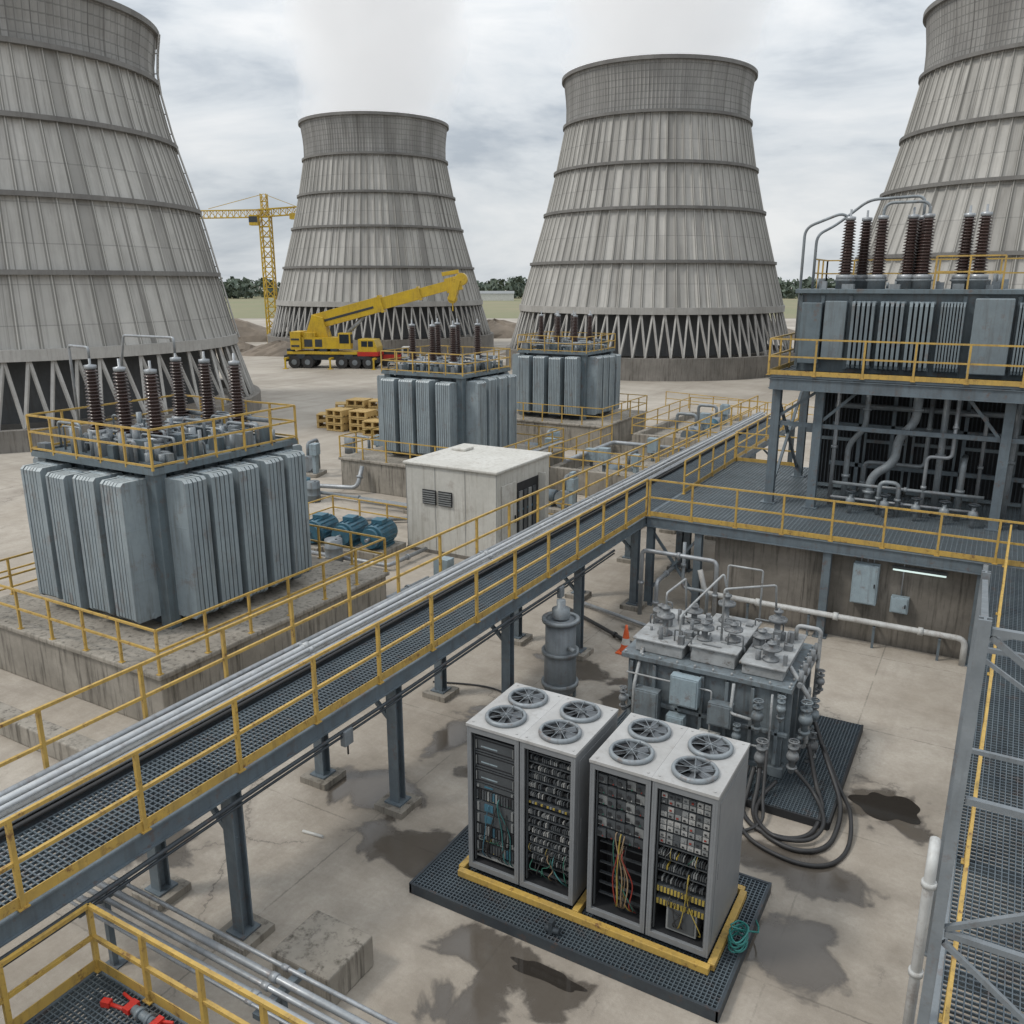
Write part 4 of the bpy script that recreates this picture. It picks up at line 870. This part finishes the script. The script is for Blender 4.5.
hose([(-2.6,14.15,.3),(-2.75,13.7,.17),(-2.7,13.2,.1),(-2.3,12.8,.12),(-1.8,13.0,.1),(-1.65,13.5,.16),(-1.9,14.1,.25),(-2.3,14.2,.6)],.036)
hose([(-2.8,14.1,.9),(-2.7,13.6,.3),(-2.6,13.1,.1),(-2.9,12.7,.04),(-3.3,12.5,.04),(-3.6,12.2,.04)],.03)
hose([(-8.0,12.9,.03),(-7.6,13.7,.03),(-7.9,14.6,.03),(-9.2,15.2,.03),(-10.6,14.8,.03)],.02,'thin black cable snaking across concrete yard')
hose([(-7.8,19.3,.04),(-6.9,19.0,.04),(-6.3,18.9,.3),(-5.9,18.9,1.0),(-5.8,18.9,1.3)],.045,'black hose rising behind the grimy transformer')
V=thing('pressure_vessel','grey cylindrical vessel with flanged top under walkway','vessel',(-7.75,15.7,0))
B().lathe([(.001,.12),(.3,.12),(.36,.2),(.36,1.05),(.34,1.1),(.34,1.85),(.001,1.86)],n=28).obj('body',M['steelg'],V)
b=B()
for z in(.35,1.1,1.85):b.lathe([(.33,z-.04),(.42,z-.04),(.42,z+.04),(.33,z+.04)],n=28,close=True)
b.lathe([(.2,1.9),(.2,2.1),(.1,2.15),(.1,2.3),(.001,2.3)],n=16);b.cyl((.3,-.2,1.3),(.5,-.3,1.3),.05,10);b.obj('flange',M['pgrey'],V)
for k in range(3):
    b=B();a=k*2.09+.4;b.beam((.33*math.cos(a),.33*math.sin(a),0),(.33*math.cos(a),.33*math.sin(a),.4),.06);b.obj('leg',M['dirtyt'],V)
Cn=thing('traffic_cone','orange traffic cone with white bands on yard','traffic cone',(-7.35,18.6,0))
b=B();b.box(-.2,.2,-.2,.2,0,.04);b.obj('base',M['orange'],Cn,bevel=.01)
b=B().lathe([(.15,.04),(.115,.24)],n=20,m=0).lathe([(.117,.24),(.088,.4)],n=20,m=1).lathe([(.086,.4),(.066,.52)],n=20,m=0).lathe([(.068,.52),(.052,.6)],n=20,m=0).lathe([(.05,.6),(.03,.74),(.001,.74)],n=20,m=0);b.obj('cone_body',[M['orange'],M['wht']],Cn)
b=B();b.cyl((-.2,0,.025),(.2,.05,.025),.025,8);o=b.obj('pipe_offcut',M['wht'],None,(-9.1,9.1,0));tag(o,'short white pipe offcut on the yard','pipe offcut')
# ------------------------------------------------------------ pipework near junction
ppipe([(-8.0,21.2,0),(-8.0,21.2,1.9),(-5.9,21.2,1.9),(-5.9,21.2,0)],.06,'galv','grey pipe loop near the platform columns','yard pipes')
ppipe([(-7.4,20.8,0),(-7.4,20.8,1.2),(-7.4,22.3,1.2)],.06,'galv','short grey pipe near platform columns','yard pipes')
ppipe([(-6.9,21.5,2.2),(-6.9,21.5,.9),(-6.2,21.5,.9),(-6.2,21.5,0)],.05,'pgrey','short grey pipe near platform columns','yard pipes')
ppipe([(-9.9,21,.12),(-4.5,19.3,.12)],.05,'galv','grey pipe lying across the yard','yard pipes')
ppipe([(-9.9,20.4,.1),(-6,18.2,.1),(-6,17.6,.1)],.05,'black','dark pipe lying across the yard','yard pipes')
# ------------------------------------------------------------ mid-ground structures
def wallbox2(x0,x1,y0,y1,h,label,mat='conc'):
    cx,cy=(x0+x1)/2,(y0+y1)/2;b=B();t=.3
    b.box(x0,x1,y0,y0+t,0,h);b.box(x0,x1,y1-t,y1,0,h);b.box(x0,x0+t,y0+t,y1-t,0,h);b.box(x1-t,x1,y0+t,y1-t,0,h);b.box(x0+t,x1-t,y0+t,y1-t,0,h*.6)
    o=shifted(b,Vector((cx,cy,0))).obj('concrete_basin',M[mat],None,(cx,cy,0),bevel=.03);tag(o,label,'concrete basin','concrete basins')
wallbox2(-17.0,-12.0,33,40,1.1,'low open concrete basin between transformers');railing('yellow railing around low concrete basin',[(-17,40,1.1),(-17,33,1.1),(-12,33,1.1),(-12,40,1.1)],kick=False,h=.9)
wallbox2(-17.5,-12.5,44,54,.9,'long low concrete basin beyond transformers');railing('yellow railing around long concrete basin',[(-17.5,54,.9),(-17.5,44,.9),(-12.5,44,.9),(-12.5,54,.9),(-17.5,54,.9)],kick=False,h=.9,sp=2)
railing('yellow railing on far side of the yard',[(-32,33,0),(-32,24,0),(-27,24,0)],sp=2,kick=False)
railing('yellow railing on far side of the yard',[(-29,18,0),(-24,18,0),(-24,8,0)],sp=2,kick=False)
railing('yellow railing beyond the far transformers',[(-22,62,0),(-8,58,0)],sp=2,kick=False)
railing('yellow railing beside the blue motors',[(-22.2,20.4,0),(-22.2,24.6,0),(-18.2,24.6,0)],sp=1.3,kick=False,h=.95)
railing('yellow railing behind the white shed',[(-17.0,27.9,0),(-12.2,27.9,0),(-12.2,32,0)],sp=1.4,kick=False,h=.95)
railing('yellow railing near wooden pallets',[(-31,38,0),(-27.5,38,0),(-27.5,44,0)],sp=1.6,kick=False,h=.95)
def skid(x,y,rz,k,s=1):
    r=random.Random(k);T=thing('pump_skid','small grey pump skid with pipes on concrete','pump skid',(x,y,0),rz=rz,group='pump skids');T.scale=(s,s,s)
    b=B();b.box(-.9,.9,-.5,.5,0,.15);b.obj('base',M['conc'],T,bevel=.02)
    b=B();b.cyl((-.7,0,.5),(0,0,.5),.27,14);b.cyl((0,0,.5),(.15,0,.5),.1,10);b.box(-.6,-.1,-.25,.25,.15,.35);b.obj('motor',M['blue' if k%3==0 else 'steel'],T)
    b=B();b.cyl((.35,-.25,.5),(.35,.2,.5),.32,14);b.box(.15,.55,-.2,.2,.15,.3);b.pipe([(.35,0,.7),(.35,0,1.3),(.35,.9,1.3),(.35,.9,0)],.07,10);b.obj('pump',M['pgrey'],T)
    b=B();b.box(.7,.85,-.4,-.1,.15,1.2+r.random()*.4);b.box(.62,.92,-.45,-.05,.9,1.35);b.obj('local_panel',M['pblue'],T,bevel=.01)
for k,(x,y,rz,s) in enumerate([(-23.8,23.2,.2,1),(-26.5,21.5,1.2,1.1),(-15.2,30.2,0,1.1),(-19.5,27.2,.1,1),(-29,30,.3,1.2),(-11.6,30,1.5,1),(-30,39.5,.2,1.2),(-14.8,36,0,1.1),(-15,47,1.5,1.3),(-15,51,1.5,1.3),(-20.5,38.8,.1,1.2),(-23.5,39.2,.1,1.2),(-27.5,33,1.57,1.1),(-23,19.4,0,1),(-10.9,34,1.5,1)]):
    skid(x,y,rz,k,s)
for k,(x,y) in enumerate([(-16.2,29.2),(-18.4,20.3),(-24.8,26.3),(-25.6,26.6),(-27.2,36.8),(-12.2,22.4),(-12.3,23.2),(-30.5,35.4)]):
    T=thing('steel_drum','small steel oil drum standing on the yard','drum',(x,y,0),group='steel drums');mt_=M[('blue','steelg','dirtyt')[k%3]]
    B().lathe([(.001,0),(.29,0),(.29,.28),(.31,.3),(.29,.32),(.29,.58),(.31,.6),(.29,.62),(.29,.88),(.001,.87)],n=18).obj('body',mt_,T);b=B();b.cyl((.12,0,.87),(.12,0,.9),.04,8);b.obj('bung',M['steeld'],T)
for (x,y,h) in((-17.1,29.5,1.6),(-16.8,31.2,1.2),(-13.4,19.4,1.3),(-22.5,19.6,1.4),(-21.5,20,1.8),(-20.8,18.6,1.5),(-16.3,36,1.5),(-15.0,34.5,1.9),(-14.2,38.5,1.8),(-19.5,38,1.4)):
    T=thing('control_pedestal','small grey control pedestal standing on concrete','control pedestal',(x,y,0),group='control pedestals')
    B().box(-.06,.06,-.06,.06,0,h*.6).obj('leg',M['steel'],T);b=B();b.box(-.25,.25,-.18,.18,h*.6,h);b.obj('housing',M['pblue'],T,bevel=.015)
ppipe([(-22.5,26.5,.3),(-13,27.5,.3)],.09,'galv','grey ground pipe near shed','ground pipes');ppipe([(-24,20.2,.2),(-16.4,20.6,.2),(-16.4,22.7,.2)],.07,'galv','grey ground pipe near shed','ground pipes')
ppipe([(-18.3,38,.4),(-12,42,.4)],.12,'galv','grey ground pipe between basins','ground pipes');ppipe([(-21,19.6,.15),(-21,24.5,.15),(-17.5,27,.15)],.08,'pgrey','grey ground pipe near shed','ground pipes')
ppipe([(-16.5,33.6,1.3),(-16.5,39,1.3),(-12.6,39,1.3)],.1,'galv','grey pipe across concrete basin','ground pipes');ppipe([(-27,27,.2),(-19,27.2,.2),(-19,28.6,1.0)],.08,'pgrey','grey ground pipe beside plinth','ground pipes')
ppipe([(-17.3,29.2,0),(-17.3,29.2,1.9),(-17.3,35,1.9),(-17.3,35,0)],.07,'galv','grey pipe beside transformer plinth','ground pipes');ppipe([(-22.6,17.9,.3),(-14.4,17.95,.3),(-14.4,20,.3)],.08,'pgrey','grey ground pipe behind the plinth','ground pipes')
ppipe([(-31,26,.3),(-24,28.2,.3),(-24,28.6,1.2)],.1,'galv','grey ground pipe beside plinth','ground pipes')
pl=B()
for i in range(7): pl.box(-.65,.65,-.62+i*.18,-.47+i*.18,.38,.44)
for i in range(3): pl.box(-.65+i*.58,-.51+i*.58,-.6,.6,.1,.38)
for i in range(4): pl.box(-.65,.65,-.6+i*.35,-.45+i*.35,.02,.1)
pl=pl.mesh('boards',[M['wood']])
for k,(dx,dy,n) in enumerate([(0,0,3),(1.6,.3,3),(.2,1.7,4),(3.0,-.2,2),(1.7,2.0,4),(-1.5,.6,2),(3.2,1.6,3),(-1.6,2.4,3)]):
    for j in range(n):
        T=thing('wooden_pallet','stacked pale wooden pallet on the gravel','pallet',(-36+dx,41+dy,j*.45),rz=.1*k,group='stacked wooden pallets');inst(pl,'boards',T)
for (x,y,w,d,h,rz,mt_) in((-92,60,6,2.5,2.6,.5,'shed'),(-85,52,4,2.5,2.6,.2,'concd')):
    T=thing('site_hut','small site hut standing on gravel ground','site hut',(x,y,0),rz=rz,group='site huts')
    b=B();b.box(-w/2,w/2,-d/2,d/2,.1,h);b.obj('wall',M[mt_],T);b=B();b.box(-w/2-.1,w/2+.1,-d/2-.1,d/2+.1,h,h+.15);b.obj('roof',M['lgrey'],T)
    b=B();b.box(-w*.3,-w*.3+.9,-d/2-.03,-d/2-.005,.1,2.0);b.obj('door',M['steeld'],T);b=B();b.box(w*.05,w*.3,-d/2-.03,-d/2-.005,1.0,1.8);b.obj('window',M['glass'],T)
T=thing('warehouse','distant low white warehouse by the woodland','warehouse',(*W(-8,470),0),rz=.5)
b=B();b.box(-9,9,-4,4,0,3.6);b.obj('wall',M['wht'],T);b=B();b.v+=[(-9.3,-4.3,3.6),(9.3,-4.3,3.6),(9.3,0,5),(-9.3,0,5),(9.3,4.3,3.6),(-9.3,4.3,3.6)];b.face([0,1,2,3]);b.face([3,2,4,5]);b.face([1,4,2]);b.face([0,3,5]);b.obj('roof',M['lgrey'],T)
mm_=mk('earth_mound',(.22,.18,.14),(.14,.12,.10),.95,scale=.3,bump=.6,bscale=2)
def mound(X,Y,rx,ry,h,sd):
    r=random.Random(sd);x,y=W(X,Y);b=B();n=28;L_=7
    for i in range(L_+1):
        f=i/L_
        for k in range(n):
            a=2*math.pi*k/n;q=(1-f)*(1+.15*math.sin(3*a+sd)+r.uniform(-.06,.06));b.v.append((rx*q*math.cos(a),ry*q*math.sin(a),h*(1-(1-f)**1.6)*r.uniform(.85,1.05) if i else -.05))
    for i in range(L_):
        for k in range(n):k2=(k+1)%n;b.face([i*n+k,i*n+k2,(i+1)*n+k2,(i+1)*n+k])
    b.face([L_*n+k for k in range(n)]);o=b.obj('earth_mound',mm_,None,(x,y,0),rz=.52);tag(o,'heap of brown earth beside the works','earth mound','earth mounds')
mound(-48,140,12,6,4,1);mound(-3,150,9,5,3,2);mound(38,150,12,6,4,3);mound(-30,112,5,3,1.8,4);mound(6,112,7,3,1.6,5);mound(-40,118,6,3,2,6)
# ------------------------------------------------------------ mobile crane
MC=thing('mobile_crane','yellow mobile crane with raised telescopic boom','mobile crane',(*W(-19.6,95),0),rz=math.radians(29.8-6))
b=B();b.box(-5.0,4.9,-1.15,1.15,.9,1.5,0);b.box(-4.9,4.6,-1.3,1.3,1.5,1.8,1);b.box(-5.3,-5.0,-1.2,1.2,.7,1.4,0);b.box(4.9,5.15,-1.2,1.2,.6,1.2,0)
for x in(-3.35,2.0,3.5): b.box(x-.5,x+.5,-1.33,-1.25,1.0,1.5,0)
for x in(-4.5,-.8,.4): b.box(x-.4,x+.4,-1.25,-.8,1.8,2.1,0)
b.obj('chassis',[M['steeld'],M['yellow2']],MC,bevel=.03)
wm=B();wm.cyl((0,-.25,0),(0,.25,0),.66,20);wm.cyl((0,-.28,0),(0,.28,0),.3,14,m=1);wm=wm.mesh('wheel',[M['black'],M['steelg']])
for x in(-4.1,-2.6,1.2,2.7,4.2):
    for y in(-1.15,1.15): inst(wm,'wheel',MC,(x,y,.66))
b=B()
pr=[(3.1,1.8),(5.15,1.8),(5.15,2.3),(4.85,3.1),(3.1,3.15)]
b.v+=[(x,-1.25,z) for x,z in pr]+[(x,1.25,z) for x,z in pr]
b.face([0,1,2,3,4]);b.face([9,8,7,6,5])
for q in range(5):q2=(q+1)%5;b.face([q,q+5,q2+5,q2])
b.box(3.45,4.1,-1.27,-1.251,2.35,2.95,1);b.box(4.2,4.75,-1.27,-1.251,2.35,2.95,1);b.box(3.0,5.25,-1.35,1.35,1.35,1.8,2);b.obj('driver_cab',[M['yellow2'],M['glass'],M['red']],MC,bevel=.03)
b=B();b.box(-3.2,.9,-1.2,1.2,2.1,3.3,0);b.box(-3.0,-1.7,-1.1,1.1,3.3,3.8,0);b.box(-4.4,-3.25,-1.4,1.4,2.0,3.9,2);b.box(-4.3,-3.4,-1.43,1.43,2.3,2.5,1);b.box(-4.3,-3.4,-1.43,1.43,3.0,3.2,1);b.box(-2.9,-2.0,-1.22,-1.201,2.3,3.1,1);b.box(-1.7,-.9,-1.22,-1.201,2.3,3.1,1);b.cyl((-1.1,0,1.85),(-1.1,0,2.12),1.1,20,m=1)
for x in(-3,-2,-1,0): b.beam((x,-1.15,3.3),(x,-1.15,3.9),.06,m=0)
b.obj('superstructure',[M['yellow2'],M['steeld'],M['yellow2']],MC,bevel=.04)
b=B();b.box(.95,2.3,-1.4,-.45,2.1,3.8,0);b.box(1.1,2.15,-1.42,-1.401,2.7,3.65,1);b.box(2.3,2.33,-1.3,-.5,2.7,3.65,1);b.obj('operator_cab',[M['yellow2'],M['glass']],MC,bevel=.06)
b=B();P0=Vector((-1.6,.2,5.0));P1=Vector((14.2,.2,9.1));u=(P1-P0)
b.beam(P0-u*.03,P0+u*.45,1.0,1.6);b.beam(P0+u*.42,P0+u*.72,.82,1.25);b.beam(P0+u*.7,P0+u*.93,.66,1.0);b.beam(P0+u*.44,P0+u*.46,1.15,1.85);b.beam(P0+u*.71,P0+u*.725,.95,1.45)
b.beam(P0+u*.02-Vector((0,.51,.15)),P0+u*.40-Vector((0,.51,.15)),.03,.25,m=1)
b.obj('boom',[M['yellow2'],M['steeld']],MC,bevel=.03)
b=B();h0=P0+u*.9;b.beam(h0,P1+Vector((.1,0,0)),.8,1.5);b.beam(P1+Vector((-.3,0,.3)),P1+Vector((-1.0,0,-1.9)),.8,1.1);b.cyl(P1+Vector((.1,-.45,.3)),P1+Vector((.1,.45,.3)),.65,16);b.cyl(P1+Vector((-.9,-.4,-1.7)),P1+Vector((-.9,.4,-1.7)),.5,16);b.beam(P1+Vector((-2.0,0,.8)),P1+Vector((-.2,0,1.1)),.4,.4);b.cyl(P1+Vector((-.9,0,-2.0)),P1+Vector((-.9,0,-3.0)),.08,8);b.obj('boom_head',M['yellow2'],MC,bevel=.03)
b=B();b.cyl((.8,.2,2.9),P0+u*.33-Vector((0,0,.7)),.22,12);b.obj('lift_cylinder',M['galv'],MC)
b=B();b.v+=[(-3.0,-.6,3.3),(-.4,-.6,3.3),(-.9,-.6,5.4),(-2.1,-.6,5.7),(-3.0,.8,3.3),(-.4,.8,3.3),(-.9,.8,5.4),(-2.1,.8,5.7)];b.face([0,1,2,3]);b.face([7,6,5,4])
for q in range(4):q2=(q+1)%4;b.face([q,q+4,q2+4,q2])
b.obj('boom_mount',M['yellow2'],MC,bevel=.04)
for x in(-4.8,.2,5.0):
    b=B();b.box(x-.12,x+.12,-2.3,-1.1,1.0,1.2);b.box(x-.08,x+.08,-2.3,-2.12,.05,1.05);b.box(x-.25,x+.25,-2.45,-1.95,0,.06);b.obj('outrigger',M['yellow2'],MC)
RT=thing('service_truck','small red and white truck beside the crane','truck',(*W(-13.0,97),0),rz=math.radians(29.8))
b=B();b.box(-1.8,1.9,-.9,.9,.5,.8,0);b.box(-1.8,.6,-.95,.95,.8,1.3,1);b.box(-1.8,-1.7,-.95,.95,1.3,1.9,0);b.box(-1.6,.4,-.8,.8,1.3,1.9,0);b.obj('chassis',[M['steeld'],M['red']],RT)
b=B();b.box(.7,1.9,-.9,.9,.8,2.1,0);b.box(.9,1.7,-.92,-.901,1.4,1.95,1);b.box(1.9,1.92,-.8,.8,1.4,1.95,1);b.obj('cab',[M['wht'],M['glass']],RT,bevel=.05)
wm=B();wm.cyl((0,-.15,0),(0,.15,0),.42,16);wm=wm.mesh('wheel',[M['black']])
for x in(-1.2,1.3):
    for y in(-.85,.85): inst(wm,'wheel',RT,(x,y,.42))
# ------------------------------------------------------------ tower crane
TC=thing('tower_crane','yellow lattice tower crane between cooling towers','tower crane',(*W(-35.2,128),0),rz=math.radians(29.8))
def lattice(b,p0,p1,w,seg,t=.12):
    p0=Vector(p0);p1=Vector(p1);d=(p1-p0).normalized();up=Vector((0,0,1)) if abs(d.z)<.9 else Vector((0,1,0));a=d.cross(up).normalized();c=a.cross(d).normalized()
    cs=[a*w/2+c*w/2,-a*w/2+c*w/2,-a*w/2-c*w/2,a*w/2-c*w/2]
    for q in cs:b.beam(p0+q,p1+q,t)
    for i in range(seg):
        q0=p0.lerp(p1,i/seg);q1=p0.lerp(p1,(i+1)/seg)
        for k in range(4):
            k2=(k+1)%4;b.beam(q0+cs[k],q1+cs[k2],t*.7);b.beam(q0+cs[k],q0+cs[k2],t*.7)
b=B();lattice(b,(0,0,0),(0,0,18.2),1.4,13,.17);b.obj('mast',M['yellow2'],TC)
b=B();lattice(b,(.8,0,18.6),(-11.5,0,18.4),1.0,14,.1);b.beam((0,0,21.2),(-8,0,19.2),.07);b.obj('jib',M['yellow2'],TC)
b=B();lattice(b,(-.8,0,18.6),(5,0,19.0),1.0,6,.12);b.beam((0,0,21.2),(4.6,0,19.5),.07);b.obj('counter_jib',M['yellow2'],TC)
b=B();lattice(b,(0,0,18.2),(0,0,21.2),.8,3,.12);b.obj('apex',M['yellow2'],TC)
b=B();b.box(3.6,5.2,-.6,.6,17.8,18.6);b.obj('counterweight',M['yellow2'],TC);b=B();b.box(-1.9,-.7,-1.6,-.5,16.9,18.3,0);b.box(-1.92,-.72,-1.62,-1.601,17.3,18.1,1);b.obj('operator_cab',[M['yellow2'],M['glass']],TC)
# ------------------------------------------------------------ world, sun, camera
w=bpy.data.worlds.new('World');bpy.context.scene.world=w;w.use_nodes=True;t=NT(w.node_tree);bg=w.node_tree.nodes['Background']
sky=t.n('ShaderNodeTexSky');sky.sky_type='NISHITA';sky.sun_disc=False;sky.sun_elevation=math.radians(52);sky.sun_rotation=math.radians(228)
tc=t.n('ShaderNodeTexCoord');gx=t.n('ShaderNodeSeparateXYZ');t.L.new(tc.outputs['Generated'],gx.inputs[0])
vec=t.mapping(tc.outputs['Generated'],(1,1,3.6))
n1=t.noise(vec,2.6,8,.58,.5);n2=t.noise(vec,8,4,.6)
f=t.math('ADD',t.math('MULTIPLY',n1,.8),t.math('MULTIPLY',n2,.2))
cl=t.n('ShaderNodeValToRGB');t.L.new(f,cl.inputs[0]);e=cl.color_ramp.elements
e[0].position=.38;e[0].color=(.38,.42,.465,1);e[1].position=.62;e[1].color=(.70,.71,.715,1);m_=cl.color_ramp.elements.new(.49);m_.color=(.57,.60,.625,1)
skc=t.mix(1.0,sky.outputs[0],(.08,.08,.08),'MULTIPLY')
fin=t.mix(.93,skc,cl.outputs[0]);t.L.new(fin,bg.inputs['Color'])
t.L.new(t.rng(gx.outputs[2],.1,.9,1.2,2.3),bg.inputs['Strength'])
sd=bpy.data.lights.new('sun','SUN');sd.energy=1.5;sd.angle=math.radians(10);sd.color=(1,.95,.87);so=bpy.data.objects.new('sun',sd);COL.objects.link(so);so.rotation_euler=Vector((-.47,-.42,.8)).to_track_quat('Z','Y').to_euler()
cd=bpy.data.cameras.new('camera');cd.sensor_width=36;cd.lens=36*850/1024;cd.clip_end=6000;cd.clip_start=.1
co=bpy.data.objects.new('camera',cd);COL.objects.link(co);co.location=(0,0,9);co.rotation_euler=(math.radians(90-15.07),0,math.radians(29.8));bpy.context.scene.camera=co
sc=bpy.context.scene;sc.view_settings.view_transform='Standard';sc.view_settings.look='None';sc.view_settings.exposure=0
